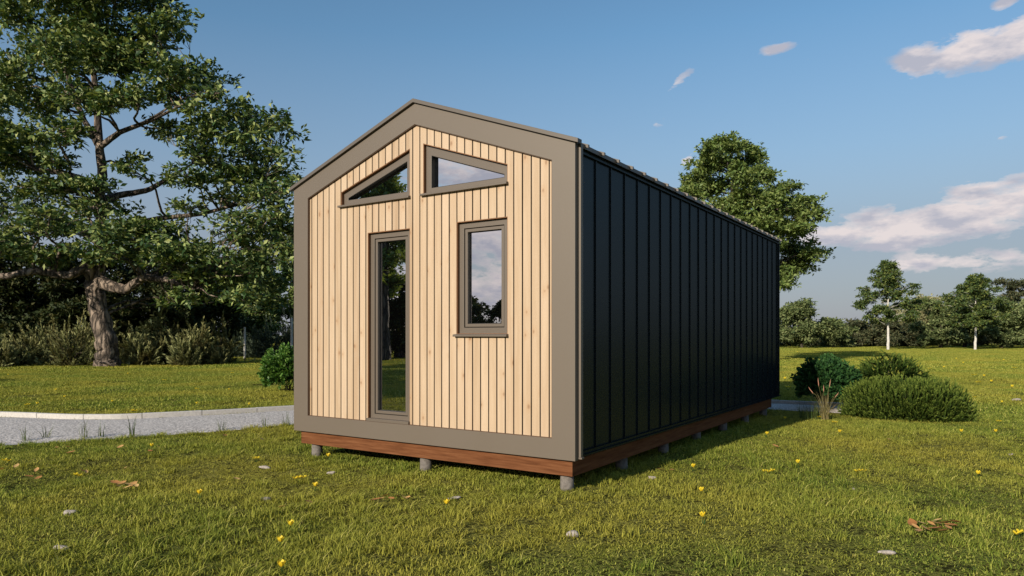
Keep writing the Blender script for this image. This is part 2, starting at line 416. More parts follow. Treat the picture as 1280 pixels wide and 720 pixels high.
# openings  (x,z) CCW seen from the front
YS = .03
def P(pts): return [(x, z+Z0) for x, z in pts]
trL = P([(.815, 2.745), (1.905, 2.745), (1.905, 3.272), (.815, 2.905)])
trR = P([(2.098, 2.745), (3.212, 2.745), (3.212, 2.925), (2.098, 3.300)])
door_o = P([(1.255, .212), (1.905, .212), (1.905, 2.385), (1.255, 2.385)])
win_o = P([(2.560, 1.205), (3.212, 1.205), (3.212, 2.395), (2.560, 2.395)])
def opening_span(poly, x):
    if x <= poly[0][0] or x >= poly[1][0]: return None
    t = (x-poly[3][0])/(poly[2][0]-poly[3][0])
    return poly[0][1], poly[3][1]+t*(poly[2][1]-poly[3][1])
def itop(x): return IE+(IR-IE)*(1-abs(x-2)/(2-MM))-.004
cl = MB(); gp = .0074
gaps = [.298+.10306*i for i in range(34)]
edges = [MM-.01]+gaps+[4-MM+.01]
for i in range(len(edges)-1):
    a = edges[i]+(gp if i else 0); b_ = edges[i+1]-(gp if i < len(edges)-2 else 0)
    br = sorted(set([a, b_]+[x for x in (2., trL[0][0], trL[1][0], trR[0][0], trR[1][0], door_o[0][0], door_o[1][0], win_o[0][0], win_o[1][0]) if a+1e-4 < x < b_-1e-4]))
    yj = YS+R.uniform(-.0015, .0015)
    for x0, x1 in zip(br[:-1], br[1:]):
        e = 1e-6; xa, xb = x0+e, x1-e
        cuts = [(IB-.01, IB-.01)]
        for o in sorted((trL, trR, door_o, win_o), key=lambda q: q[0][1]):
            sa, sb = opening_span(o, xa), opening_span(o, xb)
            if sa and sb: cuts += [(sa[0], sb[0]), (sa[1], sb[1])]
        cuts.append((itop(xa), itop(xb)))
        for q in range(0, len(cuts), 2):
            (za, zb), (zc, zd) = cuts[q], cuts[q+1]
            if zc-za > .01: cl.prism_y([(x0, za), (x1, zb), (x1, zd), (x0, zc)], yj, .052)
cl.build('timber_cladding', M_CLAD, cab)
# backing behind slats with holes cut: vertical strips
bk = MB()
xs = sorted([MM-.05, 2., 4-MM+.05, .815, 1.905, 2.098, 3.212, 1.255, 2.560])
for x0, x1 in zip(xs[:-1], xs[1:]):
    xa, xb = x0+1e-6, x1-1e-6; cuts = [(IB-.05, IB-.05)]
    for o in sorted((trL, trR, door_o, win_o), key=lambda q: q[0][1]):
        sa, sb = opening_span(o, xa), opening_span(o, xb)
        if sa and sb: cuts += [(sa[0], sb[0]), (sa[1], sb[1])]
    cuts.append((itop(xa)+.04, itop(xb)+.04))
    for q in range(0, len(cuts), 2):
        (za, zb), (zc, zd) = cuts[q], cuts[q+1]
        bk.prism_y([(x0, za), (x1, zb), (x1, zd), (x0, zc)], .0605, .13)
bk.build('cladding_backing', M_RUBY, cab)

def window(poly, name, kind, label=None):
    lining = MB().ring_y(poly, inset(poly, .007), YS+.004, .16).build('reveal', M_REVEAL_SHADE)
    o1 = inset(poly, .0072)
    if kind == 'sash':
        i1 = inset(o1, .062); fr = MB().ring_y(o1, i1, .072, .15).build(name, M_TAUPE2, cab, .002)
        g1 = inset(i1, .008); MB().ring_y(i1, g1, .100, .149).build('gasket', M_BLACK, fr)
        s1 = inset(g1, .032); MB().ring_y(g1, s1, .080, .148).build('sash', M_TAUPE2, fr, .002)
        k1 = inset(s1, .006); MB().ring_y(s1, k1, .104, .147).build('glazing_bead', M_BLACK, fr)
        MB().prism_y(k1, .118, .138).build('glass', M_GLASS, fr)
    else:
        w = [.052, .075, .060, .085]
        i1 = inset(o1, [.055, .07, .085, .07] if kind == 'L' else [.055, .06, .095, .075]); fr = MB().ring_y(o1, i1, .072, .15).build(name, M_TAUPE2, cab, .002)
        g1 = inset(i1, .004); MB().ring_y(i1, g1, .076, .149).build('gasket', M_BLACK, fr)
        MB().prism_y(g1, .132, .145).build('glass', M_GLASS, fr)
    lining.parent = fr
    x0, x1, z = poly[0][0], poly[1][0], poly[0][1]
    sm = MB()
    if name == 'glazed_door':
        sm.prism_y([(x0, z-.012), (x1, z-.012), (x1, z+.022), (x0, z+.022)], .000+.002, .1)
    else:
        vs = []
        a0, a1 = x0-.022, x1+.010
        prof = [(-.012, z-.026), (-.012, z-.004), (.0715, z+.010), (.0715, z-.026)]
        vs = [(a0, y, zz) for y, zz in prof]+[(a1, y, zz) for y, zz in prof]
        sm.add(vs, [(0, 1, 2, 3), (7, 6, 5, 4), (0, 4, 5, 1), (1, 5, 6, 2), (2, 6, 7, 3), (3, 7, 4, 0)])
    sm.build('threshold' if name == 'glazed_door' else 'sill', M_TAUPE2, fr, .003)
    if label: fr['label'] = label
    return fr
window(trL, 'window', 'L', 'wedge-shaped gable window rising to the right')
window(trR, 'window', 'R', 'wedge-shaped gable window falling to the right')
window(win_o, 'window', 'sash', 'upright rectangular window')
window(door_o, 'glazed_door', 'sash')

# verge cap along the front of the roof
for sg in (-1, 1):
    pts = []
    x_out = 2+sg*2.045
    zt = lambda x: 3.797+Z0-SL*abs(x-2)
    q = [(2, zt(2)-.042), (x_out, zt(x_out)-.042), (x_out, zt(x_out)), (2, zt(2))]
    if sg < 0: q = [(x_out, zt(x_out)-.042), (2, zt(2)-.042), (2, zt(2)), (x_out, zt(x_out))]
    MB().prism_y(q, -.032, .05).build('verge_cap', M_CAP, cab, .002)
# roof panels with ribs
def roof_part(sg):
    m = MB()
    z_at = lambda d: 3.783+Z0-SL*d
    y0, y1 = .052, ROOFL
    def slab(d0, d1, ya, yb, t0, t1):
        vs = []
        for y in (ya, yb):
            for d, t in ((d0, t0), (d1, t0), (d1, t1), (d0, t1)): vs.append((2+sg*d, y, z_at(d)+t))
        f = [(0, 1, 2, 3), (7, 6, 5, 4), (0, 4, 5, 1), (1, 5, 6, 2), (2, 6, 7, 3), (3, 7, 4, 0)]
        m.add(vs, f if sg > 0 else [tuple(reversed(q)) for q in f])
    slab(0.0, 2.0, y0, y1, -.05, -.008)
    r = m.build('roof', M_CAP, cab)
    ribs = MB(); m2 = m
    y = .535-.3536*0
    m = MB()
    yy = .535-.3536+.03
    while yy < y1-.02:
        vs = []
        for y in (yy, yy+.028):
            for d, t in ((0.12, -.007), (2.03, -.030), (2.03, .003), (0.12, .003)): vs.append((2+sg*d, y, z_at(d)+t))
        f = [(0, 1, 2, 3), (7, 6, 5, 4), (0, 4, 5, 1), (1, 5, 6, 2), (2, 6, 7, 3), (3, 7, 4, 0)]
        m.add(vs, f if sg > 0 else [tuple(reversed(q)) for q in f]); yy += .3536
    m.build('roof_seams', M_CAP, r)
    return r
roof_part(1); roof_part(-1)
MB().prism_y([(1.9, 3.742+Z0), (2, 3.776+Z0), (2.1, 3.742+Z0), (2.1, 3.757+Z0), (2, 3.794+Z0), (1.9, 3.757+Z0)], .056, ROOFL).build('ridge_cap', M_TAUPE, cab)
# side walls
def side(sg):
    x = 3.94 if sg > 0 else .06
    w = MB()
    xi = x-.06*sg
    w.box(min(x, xi), max(x, xi), .062, 8.43, Z0+.06, EH-.035)
    wall = w.build('metal_wall', M_SIDE, cab)
    s_ = MB(); y = .535
    while y < 8.4:
        a, b_ = sorted((x-.002*sg, x+.015*sg)); s_.box(a, b_, y-.005, y+.005, Z0+.066, EH-.06)
        # shallow stiffening rib pressed in each pan
        y += .3536
    s_.build('seams', M_SIDE, wall, .001)
    a, b_ = sorted((x-.004*sg, x+.026*sg))
    MB().box(a, b_, .07, 8.44, EH-.060, EH-.006).build('eave_flashing', M_SIDE, cab, .002)
    a, b_ = sorted((x-.03*sg, x+.055*sg))
    MB().box(a, b_, .07, 8.44, Z0+.018, Z0+.034).build('base_flashing', M_SIDE, cab)
    a, b_ = sorted((x-.03*sg, x+.030*sg))
    MB().box(a, b_, .07, 8.42, Z0+.034, Z0+.064).build('base_flashing', M_SIDE, cab)
    # taupe corner trim behind the front frame, and its little foot
    a, b_ = sorted((x-.0*sg, x+.088*sg)); 
    MB().box(a, b_, .064, .110, Z0+.03, EH-.0).build('corner_trim', M_TAUPE, cab, .002)
    # black channel between front frame and trim
    a, b_ = sorted((x+.0*sg, x+.052*sg)); MB().box(a, b_, .045, .066, Z0+.01, EH-.01).build('shadow_channel', M_BLACK, cab)
    a, b_ = sorted((x+.03*sg, x+.100*sg)); MB().box(a, b_, .060, .112, Z0+.012, Z0+.0295).build('trim_foot', M_TAUPE, cab, .002)
    MB().box(*sorted((x-.02*sg, x+.03*sg)), 8.40, 8.452, Z0+.06, EH-.061).build('corner_trim', M_SIDE, cab)
side(1); side(-1)
bw = MB().prism_y([(0.05, Z0+.03), (3.95, Z0+.03), (3.95, EH-.04), (2, RH-.04), (0.05, EH-.04)], 8.38, 8.425); bw.build('back_wall', M_SIDE, cab)
# floor platform and plinth beams
MB().box(.07, 3.93, .09, 8.3, Z0-.003, Z0+.058).build('floor', M_RUBY, cab)
PB, PT = Z0-.163, Z0-.006
def beam(x0, x1, y0, y1): return MB().box(x0, x1, y0, y1, PB, PT).build('plinth_beam', M_BEAM, cab, .003)
beam(.064, 3.936, .064, .114); beam(3.886, 3.936, .1145, 7.93); beam(.064, .114, .1145, 7.93); beam(.1145, 3.8855, 7.88, 7.93)
for i in range(1, 7):
    MB().box(.115, 3.885, .12+1.26*i-.03, .12+1.26*i+.03, PB+.01, PT-.001).build('joist', M_BEAM, cab)
for y in [.17+1.27*i for i in range(7)]:
    for x in (.235, 2.02, 3.82):
        p = MB(); p.cyl(x, y, -.12, PB-.001, .070, 24, .066); p.build('post', M_POST, cab, smooth=True)

# ------------------------------------------------------------------ vegetation generators
def norm(a): return a/np.maximum(np.linalg.norm(a, axis=-1, keepdims=True), 1e-9)
def leaves(P, D, size, wid=.45, fold=.25, rs=R, szvar=.35):
    """diamond leaves folded along the midrib; P base points, D directions"""
    n = len(P); D = norm(D); up = norm(rs.normal(size=(n, 3))+np.array([0, 0, 1.3]))
    S = norm(np.cross(D, up)); Nn = norm(np.cross(S, D))
    sz = (size*(1+szvar*rs.uniform(-1, 1, n)))[:, None]
    mid = P+D*sz*.48
    L = mid+S*sz*wid*.5+Nn*sz*fold*.25; Rr = mid-S*sz*wid*.5+Nn*sz*fold*.25
    tip = P+D*sz-np.array([0, 0, 1])*sz*.08
    V = np.stack([P, L, tip, Rr], 1).reshape(-1, 3)
    b = np.arange(n)*4
    T = np.vstack([np.c_[b, b+3, b+2], np.c_[b, b+2, b+1]])
    vary = np.repeat(rs.uniform(0, 1, n), 4)
    return V, T, vary
def tube(pts, rad, ns=7):
    pts = np.asarray(pts, float); rad = np.asarray(rad, float); n = len(pts)
    d = norm(np.gradient(pts, axis=0)); ref = np.array([.31, .17, .93])
    s = norm(np.cross(d, ref)); t = np.cross(d, s)
    a = np.linspace(0, 2*math.pi, ns, endpoint=False)
    V = pts[:, None]+rad[:, None, None]*(np.cos(a)[None, :, None]*s[:, None]+np.sin(a)[None, :, None]*t[:, None])
    V = V.reshape(-1, 3); T = []
    for i in range(n-1):
        b = i*ns; j = np.arange(ns); T.append(np.c_[b+j, b+(j+1) % ns, b+ns+(j+1) % ns, b+ns+j])
    return V, np.vstack(T)
class Acc:
    def __init__(s): s.V = []; s.T = []; s.A = []; s.n = 0
    def add(s, V, T, A=None):
        s.V.append(V); s.T.append(T+s.n); s.n += len(V)
        if A is not None: s.A.append(A)
    def obj(s, name, mat, parent=None, smooth=False, off=None):
        V = np.vstack(s.V)
        if off is not None: V = V-np.asarray(off)
        o = bpy.data.objects.new(name, mesh_np(name, V, np.vstack(s.T), mat, np.concatenate(s.A) if s.A else None, smooth)); return link(o, parent)
def curve3(a, b, rs, wob=.12, n=8, sag=0):
    a = np.array(a, float); b = np.array(b, float); t = np.linspace(0, 1, n)[:, None]; L = np.linalg.norm(b-a)
    ph = rs.uniform(0, 6.28, 3); w = np.sin(t*math.pi*2+ph)*np.sin(t*math.pi)*wob*L*.35
    w[:, 2] += (np.sin(t*math.pi)[:, 0])*sag*L
    return a+(b-a)*t+w
def tree(name, label, cat, base, trunk, trad, clumps, leaf, nleaf, lmat, bmat, group=None, seed=1, limbs=(), palm=5, up=.35, twigs=9, lw=.45, limb_r=.10, fill=1., trunk_ns=14, droop=.0):
    """trunk: polyline (world); clumps: (cx,cy,cz,rx,ry,rz); leaves gather on twigs inside each clump"""
    rs = np.random.RandomState(seed)
    base = np.array(base, float)
    root = thing(name, base, label, cat, group)
    tr = Acc(); trunk = np.asarray(trunk, float); trad = np.asarray(trad, float)
    # densify the trunk
    t = np.linspace(0, len(trunk)-1, len(trunk)*5); i = np.arange(len(trunk))
    tp = np.c_[[np.interp(t, i, trunk[:, q]) for q in range(3)]].T; rr = np.interp(t, i, trad)
    tp[:, :2] += rs.normal(size=(len(tp), 2))*rr[:, None]*.07
    V, T = tube(tp, rr*(1+rs.uniform(-.05, .05, len(rr))), trunk_ns)
    V += rs.normal(size=V.shape)*rr.repeat(trunk_ns)[:, None]*.05
    tr.add(V, T)
    for pts, rads in limbs:
        pts = np.asarray(pts, float); t = np.linspace(0, len(pts)-1, len(pts)*4); i = np.arange(len(pts))
        lp = np.c_[[np.interp(t, i, pts[:, q]) for q in range(3)]].T
        lp += rs.normal(size=lp.shape)*.04*np.interp(t, i, rads)[:, None]
        tr.add(*tube(lp, np.interp(t, i, rads), 9)); tp = np.vstack([tp, lp]); rr = np.r_[rr, np.interp(t, i, rads)]
    fo = Acc(); C = np.array(clumps, float); vol = (C[:, 3]*C[:, 4]*C[:, 5])**(.72); share = vol/vol.sum()
    for c, sh in zip(C, share):
        ctr, rad = c[:3], c[3:6]
        # limb from a lower point on the skeleton
        d = np.linalg.norm(tp-ctr, axis=1)+np.where(tp[:, 2] > ctr[2]-.15*np.linalg.norm(tp[:, :2]-ctr[:2], axis=1), 3., 0)*max(rad)
        j = int(np.argmin(d)); L = np.linalg.norm(tp[j]-ctr)
        lr = min(rr[j]*.6, limb_r*(.4+.6*min(1, max(rad)/2)))
        cv = curve3(tp[j], ctr, rs, .2, 8, .05); tr.add(*tube(cv, np.linspace(lr, lr*.35, 8), 6))
        nt_ = max(4, int(twigs)); ends = rs.normal(size=(nt_, 3)); ends = norm(ends)*rs.uniform(.45, 1., (nt_, 1))**.6
        ends[:, 2] = ends[:, 2]*.8+.15
        E_ = ctr+ends*rad
        nl = max(12, int(nleaf*sh*fill)); seeds = []; dirs = []
        start = cv[rs.randint(4, 8, nt_)]
        for a, b_ in zip(start, E_):
            tw = curve3(a, b_, rs, .25, 5); tr.add(*tube(tw, np.linspace(lr*.3, lr*.08+.004, 5), 4))
            seeds.append((tw, b_-a))
        k = rs.randint(0, nt_, nl//palm+1); tt = rs.uniform(.25, 1.08, len(k))**.75*4
        S = np.array([seeds[q][0] for q in k]); i0 = np.clip(tt.astype(int), 0, 3); fr = (tt-i0)[:, None]
        pos = S[np.arange(len(k)), i0]*(1-fr)+S[np.arange(len(k)), i0+1]*fr
        pos = pos+rs.normal(size=pos.shape)*rad*np.array([.20, .20, .17])
        od = norm((pos-ctr)/rad)+np.array([0, 0, up])+rs.normal(size=pos.shape)*.35
        P_ = np.repeat(pos, palm, 0)+rs.normal(size=(len(pos)*palm, 3))*leaf*.25
        D_ = norm(np.repeat(norm(od), palm, 0)*.7+norm(rs.normal(size=P_.shape)*[1, 1, .55])*1.0-np.array([0, 0, droop]))
        V, T, A = leaves(P_, D_, leaf, lw, .25, rs)
        fo.add(V, T, np.clip(A*.75+np.repeat(np.repeat(rs.uniform(0, .25, len(pos)), palm), 4), 0, 1))
    tr.obj('trunk', bmat, root, True, base); fo.obj('crown', lmat, root, False, base)
    return root

DP = 33.66
def px(u, v, d): p = at_depth(u, v, d); return p
def big_tree():
    rs = np.random.RandomState(21)
    base = ground_at(134, 458); s = DP/F_PX
    cl = [(110,-75,90,40),(180,-55,60,30),(40,-50,70,35),(60,-10,60,30),(150,5,70,30),(215,20,28,16),(110,30,60,26),(185,45,40,20),(20,20,45,24),(60,70,50,26),(130,75,50,24),
          (10,90,45,26),(200,85,35,18),(235,85,32,15),(262,100,30,16),(270,118,26,13),(225,118,45,18),(165,118,40,18),(90,115,45,22),(40,130,50,24),(-20,130,50,30),
          (150,70,50,28),(95,-20,60,30),(255,140,40,16),(305,140,36,14),(335,150,32,13),(352,165,24,12),(300,165,45,16),(250,172,45,15),(215,160,35,14),(320,188,40,13),(350,195,22,10),
          (270,200,48,14),(30,170,55,24),(75,165,35,18),(-40,180,50,30),(20,210,55,20),(70,205,35,14),(165,205,30,10),(230,222,40,12),(300,222,45,13),(335,240,34,12),(280,245,40,9),
          (15,245,45,20),(-40,250,50,30),(70,240,45,16),(110,232,35,12),(120,262,50,18),(65,270,45,16),(40,285,40,14),(100,292,45,16),(150,285,45,18),(195,290,45,16),(170,312,55,16),
          (225,305,45,16),(130,318,45,13),(260,318,45,16),(215,335,50,14),(290,335,45,18),(255,352,45,14),(320,350,40,20),(345,375,25,20),(300,372,40,16),(345,330,30,22),(230,372,35,10),(205,378,22,8),
          (345,262,30,14),(355,300,26,18),(310,300,40,12),(330,212,40,12),(365,225,18,10),(352,240,24,14),(362,280,18,20),(330,285,30,16),(300,275,30,12),(235,262,30,8),(-30,300,50,25),(10,310,40,16),(60,322,40,12),(185,30,30,14),(205,0,30,14),(90,60,60,30),(140,130,40,18)]
    C = []
    for (u, v, ru, rv) in cl:
        for k in range(2 if v > 60 else 2):
            dd = rs.uniform(-4.0, 4.0)*(1 if k else .5)-(1.5 if k == 0 else -1.)
            p = at_depth(u+rs.uniform(-6, 6), v+rs.uniform(-4, 4), DP+dd)
            C.append((*p, ru*s*.92, ru*s*.92, rv*s*.88))
    q = lambda u, v, dd=0: at_depth(u, v, DP+dd)
    tk = [q(134, 462), q(134, 452), q(134, 430), q(127, 405), q(121, 380), q(118, 352), q(124, 325), q(127, 290), q(125, 250), q(128, 215), q(123, 175), q(122, 130), q(116, 80), q(110, 30), q(108, -40)]
    rd = [.62, .50, .46, .42, .40, .42, .26, .24, .22, .20, .18, .15, .12, .09, .04]
    limbs = [([q(120, 352), q(108, 334, -.5), q(85, 345, -1), q(45, 338, -1.5), q(5, 346, -2), q(-60, 340, -2.5)], [.34, .26, .2, .17, .15, .06]),
             ([q(120, 350), q(140, 358, -.5), q(158, 362, -.8), q(180, 346, -1), q(210, 350, -1.4), q(240, 362, -1.8)], [.34, .27, .22, .19, .13, .06]),
             ([q(128, 250), q(150, 244, 1), q(185, 238, 1), q(212, 222, 1.4), q(240, 205, 1.6)], [.2, .16, .13, .1, .05]),
             ([q(126, 285), q(160, 280, .5), q(200, 273, .6), q(250, 268, .8), q(300, 255, 1), q(330, 245, 1)], [.16, .13, .12, .1, .07, .04]),
             ([q(126, 238), q(105, 225, -.8), q(75, 215, -1), q(45, 212, -1)], [.2, .17, .14, .07]),
             ([q(123, 180), q(105, 150, .5), q(90, 110, .6), q(70, 60, .8)], [.18, .13, .1, .05]),
             ([q(123, 185), q(150, 165, -.5), q(190, 150, -.6), q(240, 125, -.8)], [.16, .12, .09, .04])]
    tree('broadleaf_tree', 'big spreading broadleaf tree with gnarled bare lower trunk left of the cabin', 'tree', base, tk, rd, C, .28, 80000, M_OAK, M_BARK, seed=5, limbs=limbs, palm=5, twigs=7, limb_r=.09, trunk_ns=20)
big_tree()

def blob_tree(name, label, u, v_base, v_top, halfw, depth, leaf, nleaf, lmat, bmat, seed, group=None, cat='tree', clear=.15, nc=16, flat=.62, trunk_r=None, lean=0, up=.4, palm=4, twigs=7):
    """free-standing tree; sizes given as they measure at its own distance"""
    rs = np.random.RandomState(seed); s = depth/F_PX
    base = CAM+ray(u, HY)*depth; base[2] = 0
    H = CAM[2]+(HY-v_top)*s; Wd = halfw*s; c0 = H*clear
    C = []
    for i in range(nc):
        t = (i+.5)/nc; z = c0+(H-c0)*(.10+.84*t)
        prof = math.sin(min(1, (t*1.15+.22))*math.pi*.80)**.8
        a = rs.uniform(0, 6.28); r = Wd*prof*rs.uniform(.25, .78)*(1 if i % 4 else .2)
        rc = Wd*rs.uniform(.30, .46)*(1-.35*t)
        C.append((base[0]+math.cos(a)*r+lean*z, base[1]+math.sin(a)*r, min(z, H-rc*flat*.8), rc, rc, rc*flat))
    tr_ = trunk_r or .02*H+.04
    tk = [base+[0, 0, -.2], base+[.0, 0, H*.12], base+[lean*H*.3+.02*H*rs.normal(), .02*H*rs.normal(), H*.38], base+[lean*H*.6, .02*H*rs.normal(), H*.65], base+[lean*H*.9, 0, H*.93]]
    return tree(name, label, cat, base, tk, [tr_*1.35, tr_, tr_*.8, tr_*.5, tr_*.12], C, leaf, nleaf, lmat, bmat, group, seed, palm=palm, twigs=twigs, limb_r=tr_*.45, up=up, trunk_ns=10)

# tree behind the cabin: clumps follow its silhouette
def mid_tree():
    d = 38.; s = d/F_PX; rs = np.random.RandomState(9)
    cl = [(918,184,26,12),(890,190,20,11),(938,196,22,11),(875,205,20,12),(905,208,28,13),(870,225,22,12),(862,245,20,12),(895,235,30,14),(930,222,30,14),(960,222,24,12),
          (945,245,36,15),(985,240,20,11),(905,262,36,14),(975,262,36,13),(1005,258,24,11),(1018,270,20,9),(940,280,40,15),(990,285,34,12),(880,275,24,12),(960,305,34,14),(1000,312,28,11),
          (1022,318,20,9),(1005,330,26,10),(985,335,24,11),(985,355,18,10),(920,310,36,16),(950,335,34,16),(890,300,28,14),(965,355,22,12),(920,345,36,16),(850,260,16,10)]
    C = []
    for (u, v, ru, rv) in cl:
        for k in range(2):
            p = at_depth(u+rs.uniform(-3, 3), v+rs.uniform(-2, 2), d+rs.uniform(-2.6, 2.6)); C.append((*p, ru*s*.85, ru*s*.85, rv*s*1.12))
    base = CAM+ray(925, HY)*d; base[2] = 0
    q = lambda u, v: at_depth(u, v, d)
    tk = [base+[0, 0, -.2], base+[0, 0, .5], q(925, 390), q(928, 340), q(920, 290), q(915, 240), q(915, 195)]
    tree('broadleaf_tree', 'tall full broadleaf tree rising behind the back of the black metal wall', 'tree', base, tk, [.42, .34, .3, .25, .17, .1, .03], C, .20, 70000, M_OAK2, M_BARKD, seed=4, palm=5, twigs=7, limb_r=.07)
mid_tree()

# saplings with pale trunks
def sapling(u, vt, label, seed, nl=16000):
    d = 71.5; s = d/F_PX; rs = np.random.RandomState(seed); base = CAM+ray(u, HY)*d; base[2] = 0
    H = CAM[2]+(HY-vt)*s; C = []
    for i in range(70):
        t = (i+.5)/70; z = H*(.32+.65*t); r = 3.3*math.sin((.27+t*.70)*math.pi)**1.1*rs.uniform(.15, 1.)+.1; a = i*2.4+rs.uniform(-.5, .5)
        C.append((base[0]+math.cos(a)*r, base[1]+math.sin(a)*r, z, .58*(1.1-.4*t), .58*(1.1-.4*t), .24))
    tk = [base+[0, 0, -.1], base+[.03, 0, H*.2], base+[-.02, 0, H*.4], base+[.05, 0, H*.7], base+[0, 0, H*.97]]
    tree('sapling', label, 'tree', base, tk, [.13, .11, .08, .035, .01], C, .26, nl, M_SAPL, M_BIRCH, 'young pale-stemmed trees on the far lawn', seed, palm=4, twigs=6, limb_r=.03, up=.2)
sapling(1110, 325, 'young tree with slim white trunk on the far lawn, standing clear against the sky', 44)
sapling(1219, 343, 'young tree with slim white trunk in front of the leafy trees at the right edge', 48)

# far tree line on the right
FT = [  # u, top, halfw, depth, label, material
 (1002, 376, 44, 82, 'rounded olive tree at the far lawn edge beside the cabin wall', M_FARL, .18, 14000),
 (1042, 398, 30, 86, 'low rounded olive tree just left of the young white-stemmed tree', M_FARL, .16, 9000),
 (1078, 400, 26, 90, 'dark low tree behind the young tree, its left neighbour in the row', M_FARD, .10, 8000),
 (1108, 399, 27, 89, 'dark low tree directly behind the slim white trunk', M_FARD, .10, 8000),
 (1140, 402, 25, 91, 'dark low tree just right of the slim white trunk', M_FARD, .10, 8000),
 (1160, 370, 50, 150, 'pale yellowish tree far behind the lawn between darker trees', M_FARP, .12, 8000),
 (1176, 372, 32, 82, 'leafy green tree left of the leaning trunk on the lawn edge', M_FARL, .1, 11000),
 (1206, 358, 36, 84, 'leafy green tree with a leaning bare trunk showing at its foot', M_FARL, .15, 13000),
 (1252, 374, 38, 81, 'low wide leafy tree at the right edge of the lawn', M_FARL, .08, 12000),
 (1292, 362, 36, 82, 'low leafy tree cut by the right edge of the photograph', M_FARL, .08, 11000),
 (1262, 346, 38, 100, 'tall dark tree rising behind the leafy trees at far right', M_FARD, .15, 11000),
 (1318, 352, 44, 102, 'dark tree beyond the right edge of the photograph', M_FARD, .15, 8000),
]
for u, vt, d, wh in [(985, 408, 95, 'beside the cabin wall'), (1022, 412, 96, 'between the two rounded olive trees'), (1060, 405, 97, 'left of the first young tree'), (1095, 408, 96, 'behind the first young tree'), (1128, 406, 97, 'right of the first young tree'),
                     (1158, 410, 96, 'below the pale far tree'), (1192, 404, 97, 'left of the leaning trunk'), (1222, 402, 98, 'behind the second young tree'), (1256, 400, 97, 'right of the second young tree'), (1284, 398, 98, 'at the right edge of the photograph')]:
    FT.append((u, vt, 30, d, 'dark undergrowth tree low in the row '+wh, M_FARD, 0., 7000))
for i, (u, vt, hw, d, lab, mt, clr, nl) in enumerate(FT):
    if u-hw > 1300: continue
    hw = hw*1.12; nl = int(nl*1.2)
    blob_tree('far_tree', lab, u, 437, vt, hw, d, .34 if d < 120 else .6, nl, mt, M_BARKD, 100+i, 'trees along the far lawn edge', clear=clr*.3, nc=20, flat=.6, palm=4, lean=(.12 if i == 7 else 0))
for i, (u, vt, hw, d) in enumerate([(940, 392, 40, 88), (880, 398, 44, 90)]):
    blob_tree('far_tree', ['green tree hidden behind the far end of the cabin', 'green tree hidden behind the middle of the cabin'][i], u, 437, vt, hw, d, .4, 3500, M_FARL, M_BARKD, 140+i, 'trees along the far lawn edge', clear=.1, nc=14)

# dark wood on the left
LW = [(-150, 250, 95, 46), (-60, 200, 95, 47), (0, 275, 80, 44), (75, 300, 75, 45), (140, 312, 75, 47), (205, 305, 70, 46), (262, 318, 60, 49), (322, 300, 50, 56), (368, 262, 44, 58), (300, 335, 60, 62), (420, 300, 60, 60)]
LWL = ['dark tree beyond the left edge of the photograph', 'tall dark tree filling the upper left edge', 'dark tree at the left edge behind the olive shrubs', 'dark tree behind the limb reaching left', 'dark tree right behind the gnarled trunk',
       'dark tree behind the low limb reaching right', 'dark tree behind the shrubs right of the big tree', 'green tree above the slim pale post left of the cabin', 'yellow-green tree peeping out directly left of the cabin eave', 'dark tree at the back of the clearing left of the cabin', 'tree hidden behind the front left corner of the cabin']
for u, vt, d, wh in [(20, 330, 66, 'far back at the left edge'), (70, 335, 68, 'far back left of the gnarled trunk'), (115, 330, 66, 'far back behind the gnarled trunk'), (160, 335, 68, 'far back right of the gnarled trunk'), (210, 335, 66, 'far back under the low limb'), (255, 340, 68, 'far back left of the slim pale post'), (335, 345, 74, 'far back between pale post and cabin')]:
    LW.append((u, vt, 40, d)); LWL.append('dark wood tree '+wh)
for i, (u, vt, hw, d) in enumerate(LW):
    blob_tree('forest_tree', LWL[i], u, 450, vt, hw, d, .30, 15000 if i < 8 else 12000, M_OAK2 if i in (8, 10) else (M_OAK if i == 7 else M_DARKLEAF), M_BARKD, 200+i, 'trees of the wood on the left', clear=.02, nc=24, flat=.75, palm=5)

# ------------------------------------------------------------------ shrubs
def sprigs(ctr, rad, nsp, slen, nn, nlen, nwid, rs, up=.6, shell=.55, zmin=-.05, bumpy=.18, droop=0, sq=1., spread=.75):
    d = norm(rs.normal(size=(nsp*2, 3))); d = d[d[:, 2] > zmin][:nsp]
    ph = rs.uniform(0, 6.28, 3)
    b = 1+bumpy*(np.sin(d[:, 0]*7+ph[0])*np.sin(d[:, 1]*8+ph[1])+.6*np.sin(d[:, 2]*11+d[:, 0]*9+ph[2]))
    rr = (shell+(1-shell)*rs.uniform(0, 1, len(d))**.5)*b
    tip = ctr+np.sign(d)*np.abs(d)**sq*rad*rr[:, None]
    dr = norm(norm(d/np.maximum(rad, .01))*.8+np.array([0, 0, up-droop])+rs.normal(size=d.shape)*.28)
    t = rs.uniform(0, 1, (len(d), nn)); L = slen*rs.uniform(.6, 1.3, (len(d), 1))
    P = tip[:, None]-dr[:, None]*((1-t)*L)[:, :, None]
    side = norm(rs.normal(size=(len(d), nn, 3)))
    D = norm(dr[:, None]*.9+side*(spread-.45*spread*t[:, :, None]))
    P = P.reshape(-1, 3); D = D.reshape(-1, 3); ok = P[:, 2] > .0
    V, T, A = leaves(P[ok], D[ok], nlen, nwid, .2, rs)
    A = np.clip(np.repeat((.0+.75*t.ravel()[ok]**1.5+rs.uniform(-.1, .25, ok.sum())), 4), 0, 1)  # darker away from sprig tips: older needles plus inner shade put into colour
    return V, T, A, tip, dr
